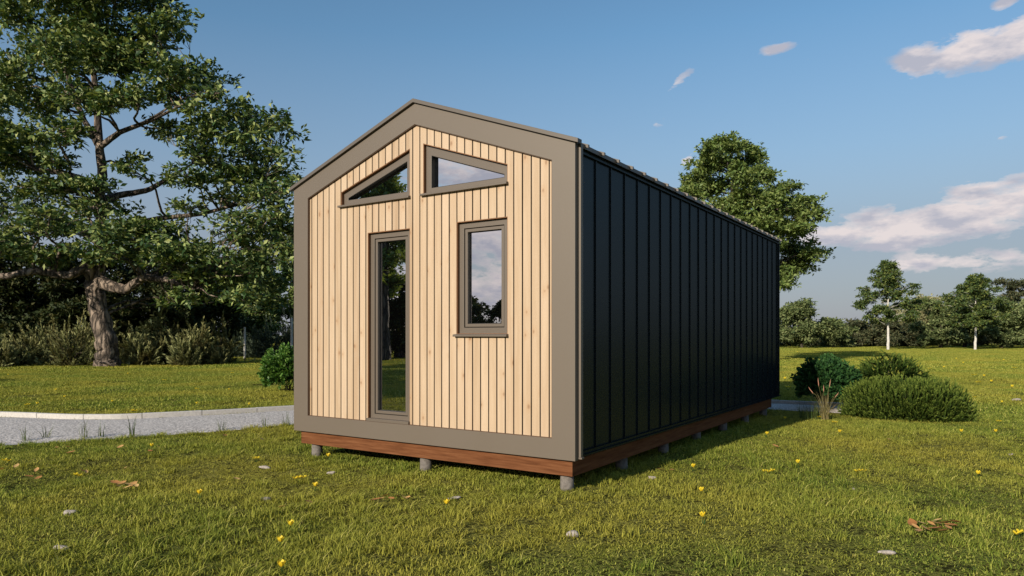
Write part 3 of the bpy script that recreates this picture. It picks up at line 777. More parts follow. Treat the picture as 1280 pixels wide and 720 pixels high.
def shrub(name, label, ctr, rad, lmat, seed, nsp, slen, nn, nlen, nwid, cat='shrub', group=None, up=.6, shell=.55, lobes=None, bumpy=.18, stems=14, sq=1., spread=.75):
    rs = np.random.RandomState(seed); base = np.array([ctr[0], ctr[1], 0.]); root = thing(name, base, label, cat, group)
    fo = Acc(); st = Acc(); rad = np.array(rad, float)
    lobes = lobes or [(0, 0, 0, 1)]
    for (dx, dy, dz, f) in lobes:
        c = np.array([ctr[0]+dx*rad[0], ctr[1]+dy*rad[1], ctr[2]+dz*rad[2]]); r = rad*f
        V, T, A, tip, dr = sprigs(c, r, int(nsp*f*f), slen, nn, nlen, nwid, rs, up, shell, bumpy=bumpy, sq=sq, spread=spread, zmin=-.55 if ctr[2] > .15 else -.12)
        fo.add(V, T, A)
        for q in rs.choice(len(tip), min(stems, len(tip)), replace=False):
            a = base+np.array([dx*rad[0]*.6, dy*rad[1]*.6, -.03])+rs.normal(size=3)*[.06, .06, 0]; e = tip[q]-dr[q]*slen*.5
            if e[2] > .02: st.add(*tube(curve3(a, e, rs, .2, 6, .1), np.linspace(.012, .003, 6)*(max(rad)/.8), 5))
    fo.obj('foliage', lmat, root, False, base); st.obj('stems', M_BARKD, root, True, base); return root
# beside the far end of the cabin
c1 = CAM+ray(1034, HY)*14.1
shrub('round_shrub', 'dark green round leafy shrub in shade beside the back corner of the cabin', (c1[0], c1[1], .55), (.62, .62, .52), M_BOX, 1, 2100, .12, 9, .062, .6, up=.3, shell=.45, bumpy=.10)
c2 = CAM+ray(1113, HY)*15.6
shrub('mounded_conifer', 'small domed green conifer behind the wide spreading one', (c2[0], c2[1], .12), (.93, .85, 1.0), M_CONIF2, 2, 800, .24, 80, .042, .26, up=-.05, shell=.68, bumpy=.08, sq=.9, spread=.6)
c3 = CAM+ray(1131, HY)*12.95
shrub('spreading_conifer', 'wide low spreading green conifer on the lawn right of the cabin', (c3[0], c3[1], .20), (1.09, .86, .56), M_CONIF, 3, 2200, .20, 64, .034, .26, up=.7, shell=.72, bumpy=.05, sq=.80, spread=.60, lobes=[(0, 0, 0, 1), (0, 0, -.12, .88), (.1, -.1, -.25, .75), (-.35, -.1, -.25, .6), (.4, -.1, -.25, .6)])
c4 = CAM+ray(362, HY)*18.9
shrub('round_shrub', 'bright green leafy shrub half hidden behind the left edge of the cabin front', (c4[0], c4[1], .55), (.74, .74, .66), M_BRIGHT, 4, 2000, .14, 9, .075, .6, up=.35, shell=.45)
# olive shrubs along the foot of the wood
OS = [(-30, 405, 46, 36), (28, 415, 40, 34.6), (88, 408, 42, 34.5), (55, 396, 46, 38), (-2, 432, 26, 33), (120, 398, 36, 38.5), (168, 404, 34, 36), (205, 400, 36, 36.5), (246, 408, 34, 36), (180, 425, 28, 34.8), (232, 430, 26, 34.8), (278, 412, 32, 38),
      (330, 400, 32, 46), (300, 412, 28, 48), (365, 396, 30, 48), (268, 430, 20, 36.4)]
OL = ['olive shrub cut by the left edge of the photograph', 'olive shrub with feathery tips near the left edge', 'spiky olive shrub left of the gnarled trunk', 'olive shrub in deep shade behind the spiky one',
      'low pale shrub at the far left edge of the lawn', 'shaded olive shrub close behind the gnarled trunk', 'tan-olive shrub just right of the gnarled trunk', 'tall tan-olive shrub under the low right limb', 'twiggy tan-olive shrub midway between trunk and pale post',
      'low feathery shrub at the lawn edge just right of the trunk', 'low feathery shrub at the lawn edge under the drooping branches', 'brownish shrub left of the slim pale post', 'blue-grey shrub right of the slim pale post', 'blue-grey shrub behind the slim pale post', 'blue-grey shrub at the cabin corner behind the bright shrub', 'small tan shrub where the lawn bends back into the clearing']
M_GREYSH = mat_leaf('grey_shrub_leaves', [(.035, .055, .035), (.065, .09, .06), (.12, .15, .10)], .12, .6, spec=.15)
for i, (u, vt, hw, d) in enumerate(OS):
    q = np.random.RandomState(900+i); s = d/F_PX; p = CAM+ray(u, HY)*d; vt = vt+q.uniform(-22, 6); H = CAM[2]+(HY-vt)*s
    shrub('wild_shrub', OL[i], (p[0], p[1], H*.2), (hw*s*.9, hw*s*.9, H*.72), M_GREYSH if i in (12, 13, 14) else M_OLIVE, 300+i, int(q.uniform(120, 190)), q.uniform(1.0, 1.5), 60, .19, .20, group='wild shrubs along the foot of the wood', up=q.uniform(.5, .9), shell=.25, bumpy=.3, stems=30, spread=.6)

# slim pale posts of the clearing
def slim_post(u, d, h, label):
    p = CAM+ray(u, HY)*d; o = MB(); o.cyl(0, 0, -.2, h, .075, 12, .06); ob = o.build('fence_post', M_BIRCH); ob.location = (p[0], p[1], 0)
    tag(ob, label, 'post', 'slim pale posts left of the cabin')
slim_post(306, 45, 2.0, 'slim pale upright post in the clearing left of the cabin')
slim_post(364.5, 45, 2.6, 'slim pale upright post tight against the left edge of the cabin')

# wood behind the camera, seen mirrored in the panes
def mirror_tree(u, depth, vt, hw, seed, leaf, nl, mat, label, clear=.02, nc=22):
    rs = np.random.RandomState(seed); p = CAM+ray(u, HY)*depth; s = depth/F_PX
    base = np.array([p[0], .25-p[1], 0]); H = CAM[2]+(HY-vt)*s; Wd = hw*s; C = []
    for i in range(nc):
        t = (i+.5)/nc; z = H*clear+(H*(1-clear))*(.08+.86*t); prof = math.sin(min(1, t*1.1+.25)*math.pi*.82)**.8
        a = rs.uniform(0, 6.28); r = Wd*prof*rs.uniform(.2, .8); rc = Wd*rs.uniform(.28, .42)*(1-.3*t)
        C.append((base[0]+math.cos(a)*r, base[1]+math.sin(a)*r, min(z, H-rc*.5), rc, rc, rc*.65))
    tk = [base+[0, 0, -.2], base+[0, 0, H*.3], base+[.1, 0, H*.6], base+[0, 0, H*.92]]
    tree('garden_tree', label, 'tree', base, tk, [.4, .3, .2, .05], C, leaf, nl, mat, M_BARKD, 'trees on the lawn behind the viewer', seed, palm=5, twigs=7, limb_r=.09)
mirror_tree(480, 42, 212, 62, 51, .3, 15000, M_OAK2, 'tall tree mirrored in the door and the left gable window', clear=.32)
mirror_tree(445, 44, 330, 60, 52, .32, 9000, M_DARKLEAF, 'dark bushy tree mirrored in the middle of the door')
mirror_tree(500, 46, 352, 50, 53, .32, 9000, M_DARKLEAF, 'dark bushy tree mirrored low in the door')
mirror_tree(585, 95, 372, 42, 54, .55, 5000, M_DARKLEAF, 'dark tree mirrored in the left half of the window foot')
mirror_tree(628, 95, 378, 34, 55, .55, 5000, M_DARKLEAF, 'dark tree mirrored in the right half of the window foot')
mirror_tree(550, 90, 366, 40, 56, .55, 4000, M_DARKLEAF, 'dark tree mirrored beside the window foot')

for i, (x, y, H, hw, lab) in enumerate([(-8, -34, 11.5, 3.4, 'unseen tree added for shade behind the viewer nearest to the cabin side'), (-13, -37, 12.5, 3.6, 'unseen tree added for shade behind the viewer in the middle of the row'), (-19, -43, 12, 3.4, 'unseen tree added for shade behind the viewer farthest left in the row'), (-11, -29, 9, 3.2, 'shorter unseen tree added for shade behind the viewer before the row')]):  # out of view, added to cast shade on the lawn mirrored in the door
    rs = np.random.RandomState(60+i); base = np.array([x, y, 0.]); C = []
    for k in range(16):
        t = (k+.5)/16; a = rs.uniform(0, 6.28); rr_ = hw*math.sin((.2+.7*t)*math.pi)*rs.uniform(.2, .8); rc = hw*.4; C.append((x+math.cos(a)*rr_, y+math.sin(a)*rr_, H*(.12+.8*t), rc, rc, rc*.7))
    tree('garden_tree', lab, 'tree', base, [base+[0, 0, -.2], base+[0, 0, H*.3], base+[.1, 0, H*.6], base+[0, 0, H*.9]], [.3, .25, .15, .04], C, .34, 9000, M_OAK2, M_BARKD, 'trees on the lawn behind the viewer', 60+i, palm=5, twigs=5, limb_r=.08)

# ------------------------------------------------------------------ small plants and litter
def tuft_mesh(n, hmin, hmax, w, spread, lean, rs, seg=4):
    V = []; T = []; A = []; k = 0
    for i in range(n):
        a = rs.uniform(0, 6.28); r = spread*math.sqrt(rs.uniform()); b = np.array([r*math.cos(a), r*math.sin(a), -.01])
        h = rs.uniform(hmin, hmax); az = a+rs.normal()*.8; ln = lean*rs.uniform(.2, 1.2)
        o = np.array([math.cos(az), math.sin(az), 0]); sd = np.array([-math.sin(az+rs.normal()*.5), math.cos(az), 0])
        c = rs.uniform()
        for j in range(seg+1):
            t = j/seg; p = b+o*ln*h*t*t+np.array([0, 0, h*(t-.25*ln*t*t)]); ww = w*(1-t)**.7*.5+.0002
            V += [p-sd*ww, p+sd*ww]; A += [c, c]
        for j in range(seg): T.append((k+2*j, k+2*j+1, k+2*j+3, k+2*j+2))
        k += 2*(seg+1)
    return np.array(V), np.array(T), np.array(A)
def flat_obj(name, V, T, A, mat, loc, rz=0, sc=1, parent=None):
    o = bpy.data.objects.new(name, mesh_np(name, V, T, mat, A)); link(o, parent); o.location = loc; o.rotation_euler = (0, 0, rz); o.scale = (sc, sc, sc); return o
rs = np.random.RandomState(77)
# weeds along the path edge
W_ = [(32, 551, 'small'), (57, 548, 'curved'), (105, 548, 'tall airy'), (128, 546, 'low leaning'), (165, 545, 'tall upright spiky'), (278, 537, 'fan-shaped upright'), (332, 533, 'arching'), (358, 531, 'short')]
WP = ['by the left edge of the photograph', 'near the left edge of the path', 'a quarter of the way along the path edge', 'just left of the tallest weed on the path edge', 'on the path edge, its dark stem crossing the kerb', 'midway between the path bend and the cabin', 'on the path edge close to the cabin', 'on the path edge touching the cabin corner']
for (u, v, k), wp in zip(W_, WP):
    p = ground_at(u, v); V, T, A = tuft_mesh(13, .14, .30 if 'tall' not in k else .42, .010, .06, .5, rs)
    o = flat_obj('weed_tuft', V, T, A, M_WEED, (p[0], p[1], hz(p[0], p[1])), rs.uniform(0, 6))
    tag(o, f'{k} weed tuft growing {wp}', 'weed', 'weeds along the near path edge')
# reed-like grass beside the shrubs
p = ground_at(1031, 524); root = thing('foxtail_grass', (p[0], p[1], hz(p[0], p[1])), 'dry foxtail grass clump with pinkish seed heads in front of the round shrub', 'grass clump')
V, T, A = tuft_mesh(70, .25, .62, .008, .07, .95, rs, 6); flat_obj('blades', V, T, A, M_STRAW, (0, 0, 0), parent=root)
V, T, A = tuft_mesh(60, .18, .42, .010, .26, .6, rs, 5); flat_obj('blades', V, T, A, M_WEED, (-.22, .05, 0), parent=root)
M_SEED = mat_paint('seed_head', (.40, .20, .13), .9, .3)
for (dx, hh, ln) in ((-.10, .72, -.02), (-.02, .60, .0), (.07, .70, .03), (-.16, .56, -.12), (.14, .48, .1)):
    bx, by = dx*RT[0], dx*RT[1]
    st = np.array([[bx*.2, by*.2, 0], [bx*.5, by*.5, hh*.5], [bx, by, hh*.8], [bx+ln*.4, by, hh*.86]]); a = Acc(); a.add(*tube(st, [.003, .0025, .002, .002], 5)); so = a.obj('stalk', M_STRAW, root, True)
    hd = np.array([[bx+ln*.4, by, hh*.83], [bx+ln*.5, by, hh*.88], [bx+ln*.8, by, hh*.96], [bx+ln, by, hh*1.04]]); a = Acc(); a.add(*tube(hd, [.002, .0065, .006, .001], 7)); a.obj('seed_head', M_SEED, so, True)

# stones
def stone(u, v, sx, sy, sz, rz, label, seed):
    r = np.random.RandomState(seed); p = ground_at(u, v)
    n, m = 16, 10; V = []; T = []
    ph = r.uniform(0, 6.28, 6)
    for i in range(m+1):
        th = math.pi*i/m
        for j in range(n):
            a = 2*math.pi*j/n; d = np.array([math.sin(th)*math.cos(a), math.sin(th)*math.sin(a), math.cos(th)])
            f = 1+.13*math.sin(3*d[0]+ph[0])+.10*math.sin(4*d[1]+ph[1])+.08*math.sin(5*d[2]+ph[2])+.04*math.sin(11*d[0]+7*d[1]+ph[3])
            V.append(np.sign(d)*np.abs(d)**.85*f*[sx, sy, sz])
    for i in range(m):
        for j in range(n): T.append((i*n+j, (i+1)*n+j, (i+1)*n+(j+1) % n, i*n+(j+1) % n))
    o = bpy.data.objects.new('stone', mesh_np('stone', V, T, M_STONE, None, True)); link(o)
    o.location = (p[0], p[1], hz(p[0], p[1])+sz*.35+.006); o.rotation_euler = (r.uniform(-.15, .15), r.uniform(-.15, .15), YAW*-1+rz)
    tag(o, label, 'stone', 'pale stones lying in the lawn')
ST = [(88, 650, .042, .035, .028, .2, 'rounded grey stone in the lawn, upper of the two at lower left'),
 (77, 697, .042, .025, .016, .1, 'flat pale stone in the lawn, lower of the two at lower left'),
 (331, 583, .065, .03, .018, 0, 'long pale stone just below the flowers left of the cabin corner post'),
 (332, 626, .055, .03, .016, .1, 'long pale stone on the lawn below and left of the two joined yellow blooms'),
 (414, 590, .04, .03, .018, 0, 'pale stone right in front of the left corner post'),
 (568, 621, .05, .03, .014, .2, 'small pale stone half hidden above a lone yellow flower in front of the middle post'),
 (715, 662, .045, .035, .028, .1, 'white angular stone on the lawn straight below the right corner post'),
 (1108, 694, .05, .025, .016, -.2, 'flat white stone near the bottom edge at lower right'),
 (1068, 608, .018, .014, .012, 0, 'tiny white stone on the right lawn below the twin yellow blooms'),
 (1265, 567, .04, .025, .016, 0, 'pale stone at the right edge of the photograph'),
 (815, 596, .04, .03, .02, 0, 'grey stone at the edge of the cabin shadow right of the corner post'),
 (1270, 501, .09, .05, .04, 0, 'pale stone far out on the lawn at the right edge')]
for i, a in enumerate(ST): stone(*a, 400+i)

# flowers
def flower_bits(r, open_):
    V = []; T = []; A = []; k = 0
    for q in range(6):
        a = q*math.pi/3+r.uniform(-.1, .1); o = np.array([math.cos(a), math.sin(a), 0]); s = np.array([-math.sin(a), math.cos(a), 0]); c = r.uniform()
        for j, (rr, zz, ww) in enumerate(((.003, 0, .004), (.011+.006*open_, .010, .0085), (.015+.016*open_, .024-.008*open_, .009), (.013+.026*open_, .036-.016*open_, .0015))):
            p = o*rr+[0, 0, zz]; V += [p-s*ww, p+s*ww]; A += [c, c]
            if j: T.append((k+2*j-2, k+2*j-1, k+2*j+1, k+2*j))
        k += 8
    return np.array(V), np.array(T), np.array(A)
def make_flower(u, v, label, group, seed, sc=1.3, heads=1):
    r = np.random.RandomState(seed); p = ground_at(u, v); z = hz(p[0], p[1])
    root = thing('yellow_flower', (p[0], p[1], z), label, 'flower', group); root.scale = (sc, sc, sc)
    for h in range(heads):
        dx = (h-(heads-1)/2)*.045; off = RT*dx+FW*r.uniform(-.02, .02); hh = .035+r.uniform(0, .02)
        a = Acc(); a.add(*tube([off*.4+[0, 0, -.01], off*.8+[0, 0, hh*.6], off+[0, 0, hh]], [.0022, .002, .002], 5)); stt = a.obj('stem', M_WEED, root, True)
        V, T, A = flower_bits(r, .25 if heads == 1 else .9); V = V+off+[0, 0, hh]; flat_obj('petals', V, T, A, M_PETAL, (0, 0, 0), parent=stt)
    V, T, A = tuft_mesh(7, .03, .055, .006, .012, .7, r, 3); flat_obj('leaves', V, T, A, M_BOX, (0, 0, 0), parent=root)
    return root
FL = [(350, 684, 1, 'lone yellow flower near the bottom edge, just below its orange neighbour'),
 (364, 664, 1, 'orange-yellow flower just above the lone one at the bottom left of the cabin'),
 (353, 718, 1, 'yellow flower cut by the bottom edge left of the cabin'),
 (395, 612, 1, 'single yellow flower right of the joined pair below the left corner post'),
 (558, 635, 1, 'single yellow flower on the lawn in front of the middle post'),
 (320, 576, 2, 'pair of yellow blooms directly above a long pale stone'),
 (374, 601, 3, 'three joined yellow blooms on the lawn below the left corner post'),
 (411, 574, 1, 'small yellow flower beside the left corner post'),
 (97, 598, 2, 'orange-yellow blooms amid fallen leaves on the left lawn'),
 (189, 563, 1, 'small yellow flower just below the path on the left lawn'),
 (249, 628, 1, 'single small yellow flower on the middle of the left lawn'),
 (8, 583, 2, 'flat yellow blooms at the left edge of the photograph'),
 (866, 587, 1, 'yellow flower at the edge of the cabin shadow'),
 (876, 616, 1, 'pale yellow flower on the lawn below the cabin shadow edge'),
 (878, 652, 1, 'orange flower on the near lawn right of the corner post'),
 (960, 593, 3, 'three joined yellow blooms in the middle of the right lawn'),
 (998, 583, 1, 'single yellow flower just right of the three joined blooms'),
 (1075, 588, 3, 'wide yellow bloom cluster right of the lawn centre'),
 (958, 547, 1, 'yellow flower in the cabin shadow edge near the back corner'),
 (1026, 524, 3, 'yellow blooms at the foot of the foxtail grass, left of a brighter pair'),
 (1043, 530, 2, 'bright yellow pair of blooms just right of the foxtail grass foot'),
 (1050, 544, 1, 'tiny yellow flower below the pair at the foxtail grass'),
 (1201, 545, 1, 'upright yellow flower below the right end of the wide conifer'),
 (1221, 594, 1, 'pale yellow flower on the right lawn between conifer and lower edge'),
 (1245, 543, 1, 'small yellow flower near the right edge level with the conifer foot'),
 (1249, 529, 2, 'flat yellow blooms near the right edge beside the conifer'),
 (1272, 676, 2, 'bold yellow flower with green leaves at the lower right corner'),
 (982, 526, 1, 'small yellow flower in shade behind the cabin end'),
 (1218, 499, 2, 'yellow blooms just beyond the right tip of the wide conifer'),
 (1252, 505, 1, 'yellow flower on the lawn right of the wide conifer'),
 (140, 505, 1, 'yellow flower just behind the kerb, left of centre of the left lawn')]
for i, (u, v, h, lab) in enumerate(FL): make_flower(u, v, lab, 'yellow flowers in the near lawn', 500+i, 1.2 if h == 1 else 1.0, h)
for i, (u, v) in enumerate([(168, 517), (312, 510), (246, 509), (35, 508), (47, 507), (81, 498), (246, 489), (286, 489), (10, 470), (290, 468), (160, 468), (70, 490), (205, 476)]):
    make_flower(u, v, 'tiny yellow flower dotted over the lawn beyond the path', 'tiny flowers beyond the path', 600+i, 1.3, 2 if i % 3 == 0 else 1)
for i, (u, v) in enumerate([(1150, 446), (1195, 450), (1180, 461), (1162, 463), (1148, 460), (1255, 452), (1218, 472), (1230, 473), (1239, 478), (1222, 480), (997, 441), (981, 476), (1268, 462), (1204, 456), (1265, 487), (985, 490)]):
    make_flower(u, v, 'tiny yellow flower dotted over the far right lawn', 'tiny flowers on the far right lawn', 640+i, 1.9, 2 if i % 3 == 0 else 1)

# fallen leaves
LF = [(1145, 665), (1152, 658), (1158, 668), (1163, 662), (1170, 660), (1175, 664), (1182, 659), (1186, 666), (1190, 662), (1168, 668), (1148, 670), (1178, 670), (1140, 660), (1193, 657), (1172, 655)]
LG = [(476, 626), (483, 622), (489, 625), (498, 622), (505, 626), (510, 623), (470, 627)]
LH = [(145, 609), (152, 611), (160, 612), (166, 610), (158, 616), (150, 614), (172, 612)]
LI = [(85, 561), (88, 571), (108, 591), (45, 594), (36, 601), (47, 602), (150, 563), (157, 586), (188, 569), (198, 563), (280, 547), (327, 551), (103, 590), (72, 563), (20, 589), (352, 642), (385, 634), (825, 588), (840, 590), (295, 602), (1275, 595), (1110, 552), (970, 563), (2, 594)]
def fallen(u, v, lab, grp, i, base_s=.05):
    r = np.random.RandomState(700+i); p = ground_at(u+r.uniform(-1, 1), v+r.uniform(-1, 1)); s = base_s*r.uniform(.7, 1.25)
    V = []; 
    pr = [(-1, .0), (-.6, .38), (-.1, .55), (.45, .4), (1, 0)]
    for x, w in pr:
        for q in (-1, 0, 1): V.append((x*s, q*w*s, abs(q)*.35*w*s+.25*s*x*x*r.uniform(.4, 1.)))
    T = [(a*3+b_, a*3+b_+3, a*3+b_+4, a*3+b_+1) for a in range(4) for b_ in range(2)]
    o = bpy.data.objects.new('fallen_leaf', mesh_np('fallen_leaf', V, T, M_DEAD, np.full(len(V), r.uniform()))); link(o)
    o.location = (p[0], p[1], hz(p[0], p[1])+.034+r.uniform(0, .012)); o.rotation_euler = (r.uniform(-.3, .5), r.uniform(-.4, .4), r.uniform(0, 6.28))
    tag(o, lab, 'leaf', grp)
k = 0
for u, v in LF: fallen(u, v, 'dry orange-brown leaf in the patch of fallen leaves at lower right', 'leaf patch at lower right', k, .05); k += 1
for u, v in LG: fallen(u, v, 'dry orange leaf in the little drift in front of the cabin', 'leaf drift in front of the cabin', k, .045); k += 1
for u, v in LH: fallen(u, v, 'dry brown leaf in the little drift on the left lawn', 'leaf drift on the left lawn', k, .05); k += 1
for u, v in LI: fallen(u, v, 'stray dry leaf lying alone on the grass', 'stray fallen leaves', k, .045); k += 1

# ------------------------------------------------------------------ grass
def grass_patch(size, nb, hmin, hmax, w, seed, lean=.55):
    r = np.random.RandomState(seed)
    bx = r.uniform(-size/2, size/2, nb); by = r.uniform(-size/2, size/2, nb)
    ncl = int(26 if size < .3 else 60 if size < .6 else 170 if size < 2 else 420)
    cx_ = r.uniform(-size/2, size/2, (ncl, 2)); w_ = r.uniform(.3, 1., ncl)**1.5; own = r.randint(0, ncl, nb); own = own
    spread = size/math.sqrt(ncl)*.34
    bx = np.where(r.uniform(size=nb) < .72, cx_[own, 0]+r.normal(size=nb)*spread, bx); by = np.where(r.uniform(size=nb) < .72, cx_[own, 1]+r.normal(size=nb)*spread, by)
    cl = w_[own]
    h = (hmin+(hmax-hmin)*r.uniform(0, 1, nb)**1.4)*(.65+.7*cl); az = r.uniform(0, 6.28, nb); ln = lean*r.uniform(.1, 1.4, nb); fa = az+r.normal(size=nb)*.6+1.57
    V = np.zeros((nb, 5, 3)); o = np.c_[np.cos(az), np.sin(az)]; sd = np.c_[np.cos(fa), np.sin(fa)]
    for j, (t, ww) in enumerate(((0, 1.), (.5, .85), (1, 0))):
        c = np.c_[bx, by]+o*(ln*h*t*t)[:, None]; z = h*(t-.3*ln*t*t)-.004
        if j < 2:
            V[:, 2*j, :2] = c-sd*w*.5*ww; V[:, 2*j+1, :2] = c+sd*w*.5*ww; V[:, 2*j, 2] = z; V[:, 2*j+1, 2] = z
        else: V[:, 4, :2] = c; V[:, 4, 2] = z
    b = np.arange(nb)*5; T = np.vstack([np.c_[b, b+1, b+3], np.c_[b, b+3, b+2], np.c_[b+2, b+3, b+4]])
    A = np.repeat(np.clip(r.beta(2, 3, nb), 0, 1), 5)
    o_ = bpy.data.objects.new('grass_patch_source', mesh_np('grass_patch', V.reshape(-1, 3), T, M_GRASS, A)); return o_
SRC = [grass_patch(.42, 430, .010, .042, .0062, 1, 1.3), grass_patch(.42, 400, .010, .038, .0066, 2, 1.5), grass_patch(.42, 430, .012, .056, .0060, 3, 1.2),
       grass_patch(.16, 64, .040, .100, .0066, 4, 1.1),                      # taller tufts
       grass_patch(1.0, 1200, .016, .062, .011, 5, 1.1), grass_patch(1.0, 1100, .016, .070, .012, 6, 1.1),
       grass_patch(3.0, 3000, .03, .080, .036, 7, .9), grass_patch(3.0, 3000, .03, .090, .036, 8, .9)]
r = np.random.RandomState(11)
pts = []; att_r = []; att_s = []; att_i = []
def jgrid(cell, x0, x1, y0, y1, jit=.45):
    a, b = np.meshgrid(np.arange(x0, x1, cell), np.arange(y0, y1, cell)); a = a.ravel()+r.uniform(-jit, jit, a.size)*cell; b = b.ravel()+r.uniform(-jit, jit, b.size)*cell; return a, b
def view(x, y):
    dx, dy = x-CAM[0], y-CAM[1]; dep = dx*FW[0]+dy*FW[1]; lat = dx*RT[0]+dy*RT[1]; return dep, lat
def noise2(x, y, sc, seed):
    q = np.random.RandomState(seed); s_ = 0
    for i in range(6):
        a = q.uniform(0, 6.28); f = sc*q.uniform(.6, 2.2); s_ = s_+np.sin((x*math.cos(a)+y*math.sin(a))*f+q.uniform(0, 6.28))
    return s_/6
def put(x, y, sc, ids):
    z = height(x, y); pts.append(np.c_[x, y, z]); att_r.append(r.uniform(0, 6.283, len(x))); att_s.append(sc); att_i.append(ids)
bbox_path = lambda x, y, m: in_poly(x, y, PATHPOLY) | (dist_line(x, y, FARL) < m) | (dist_line(x, y, NEARL) < m)
# near
x, y = jgrid(.27, -14, 20, -16, 26); dep, lat = view(x, y); rad = np.hypot(dep, lat)
ok = ((rad < 15.5) & ((dep > 1) & (np.abs(lat) < dep*.95+2.5))) | (rad < 4)
inpath = in_poly(x, y, PATHPOLY); dpth = np.minimum(dist_line(x, y, FARL), dist_line(x, y, NEARL))
ok &= ~inpath & (dpth > .10)
ok &= ~((x > .5) & (x < 3.4) & (y > 1.2) & (y < 8))
x, y = x[ok], y[ok]; nn_ = noise2(x, y, 1.6, 5)
sc = np.clip(.85+.9*nn_+r.uniform(-.12, .12, len(x)), .42, 1.5); put(x, y, sc, r.randint(0, 3, len(x)))
# taller tufts: follow patchiness, thicker along path edge and under the cabin
x, y = jgrid(.15, -12, 18, -14, 20); dep, lat = view(x, y); rad = np.hypot(dep, lat)
inpath = in_poly(x, y, PATHPOLY); dpth = np.minimum(dist_line(x, y, FARL), dist_line(x, y, NEARL))
nz = noise2(x, y, 1.3, 9); prob = np.clip((nz-.10)*1.8, .05, .8); prob = np.where(dpth < .4, .8, prob)
ed = np.maximum(np.maximum(0-x, x-4), np.maximum(0-y, y-8.3)); prob = np.where((np.abs(ed) < .3), .42, prob); prob = np.where(ed < -.35, 0, prob)
ok = (rad < 14) & (dep > 1) & (np.abs(lat) < dep*.95+2) & (~inpath | (dpth < .05)) & (dpth > -.03) & (r.uniform(size=x.size) < prob)
x, y = x[ok], y[ok]; put(x, y, r.uniform(.55, 1.15, len(x)), np.full(len(x), 3))
# path rims further out use small patches too
x, y = jgrid(.3, -24, 8, -9, 12); inpath = in_poly(x, y, PATHPOLY); dpth = np.minimum(dist_line(x, y, FARL), dist_line(x, y, NEARL)); dep, lat = view(x, y)
ok = ~inpath & (dpth > .2) & (dpth < 1.0) & (np.hypot(dep, lat) >= 15.5); x, y = x[ok], y[ok]; put(x, y, r.uniform(.8, 1.3, len(x)), r.randint(0, 3, len(x)))
# middle
x, y = jgrid(.66, -45, 40, -42, 45); dep, lat = view(x, y); rad = np.hypot(dep, lat)
inpath = in_poly(x, y, PATHPOLY); dpth = np.minimum(dist_line(x, y, FARL), dist_line(x, y, NEARL))
front = (dep > 0) & (np.abs(lat) < dep*.95+3)
ok = (rad > 14.9) & (rad < 36) & front & ~inpath & (dpth > .72); ok |= (~front) & (rad < 36) & ~inpath & (dpth > .72) & (y < 1)
ok &= ~((x > -.3) & (x < 4.3) & (y > -.3) & (y < 8.7))
x, y = x[ok], y[ok]; put(x, y, np.clip(.95+.35*noise2(x, y, .8, 6), .55, 1.4), r.randint(4, 6, len(x)))
# far
x, y = jgrid(2.1, -90, 70, -70, 130); dep, lat = view(x, y); rad = np.hypot(dep, lat)
ok = (rad > 34.5) & (rad < 130) & (((dep > 0) & (np.abs(lat) < dep*.9+5)) | ((y < 0) & (rad < 60))); x, y = x[ok], y[ok]
put(x, y, np.clip(1.+.3*noise2(x, y, .4, 7), .6, 1.4), r.randint(6, 8, len(x)))
pts = np.vstack(pts); att_r = np.concatenate(att_r); att_s = np.concatenate(att_s); att_i = np.concatenate(att_i)
me = bpy.data.meshes.new('grass'); me.vertices.add(len(pts)); me.vertices.foreach_set('co', pts.astype(np.float32).ravel())
for nme, arr in (('gr', att_r), ('gs', att_s), ('gi', att_i)):
    a = me.attributes.new(nme, 'FLOAT', 'POINT'); a.data.foreach_set('value', arr.astype(np.float32))
me.update(); go = link(bpy.data.objects.new('grass', me)); tag(go, 'short olive-green lawn grass with longer tufts covering the ground', 'grass', kind='stuff')
me.materials.append(M_GRASS)
ng = bpy.data.node_groups.new('grass_scatter', 'GeometryNodeTree')
ng.interface.new_socket('Geometry', in_out='INPUT', socket_type='NodeSocketGeometry'); ng.interface.new_socket('Geometry', in_out='OUTPUT', socket_type='NodeSocketGeometry')
gi = ng.nodes.new('NodeGroupInput'); gout = ng.nodes.new('NodeGroupOutput'); jn = ng.nodes.new('GeometryNodeJoinGeometry'); ng.links.new(jn.outputs[0], gout.inputs[0])
def nattr(nm):
    n = ng.nodes.new('GeometryNodeInputNamedAttribute'); n.data_type = 'FLOAT'; n.inputs['Name'].default_value = nm; return n.outputs[0]
ar, as_, ai = nattr('gr'), nattr('gs'), nattr('gi')
cr = ng.nodes.new('ShaderNodeCombineXYZ'); ng.links.new(ar, cr.inputs[2])
for i, so in enumerate(SRC):
    oi = ng.nodes.new('GeometryNodeObjectInfo'); oi.inputs[0].default_value = so
    cp = ng.nodes.new('FunctionNodeCompare'); cp.data_type = 'FLOAT'; cp.operation = 'EQUAL'; ng.links.new(ai, cp.inputs[0]); cp.inputs[1].default_value = float(i); cp.inputs['Epsilon'].default_value = .1
    ip = ng.nodes.new('GeometryNodeInstanceOnPoints'); ng.links.new(gi.outputs[0], ip.inputs['Points']); ng.links.new(cp.outputs[0], ip.inputs['Selection'])
    ng.links.new(oi.outputs['Geometry'], ip.inputs['Instance']); ng.links.new(cr.outputs[0], ip.inputs['Rotation'])
    cs = ng.nodes.new('ShaderNodeCombineXYZ'); cs.inputs[0].default_value = 1; cs.inputs[1].default_value = 1; ng.links.new(as_, cs.inputs[2])
    ng.links.new(cs.outputs[0], ip.inputs['Scale']); ng.links.new(ip.outputs[0], jn.inputs[0])
md = go.modifiers.new('scatter', 'NODES'); md.node_group = ng

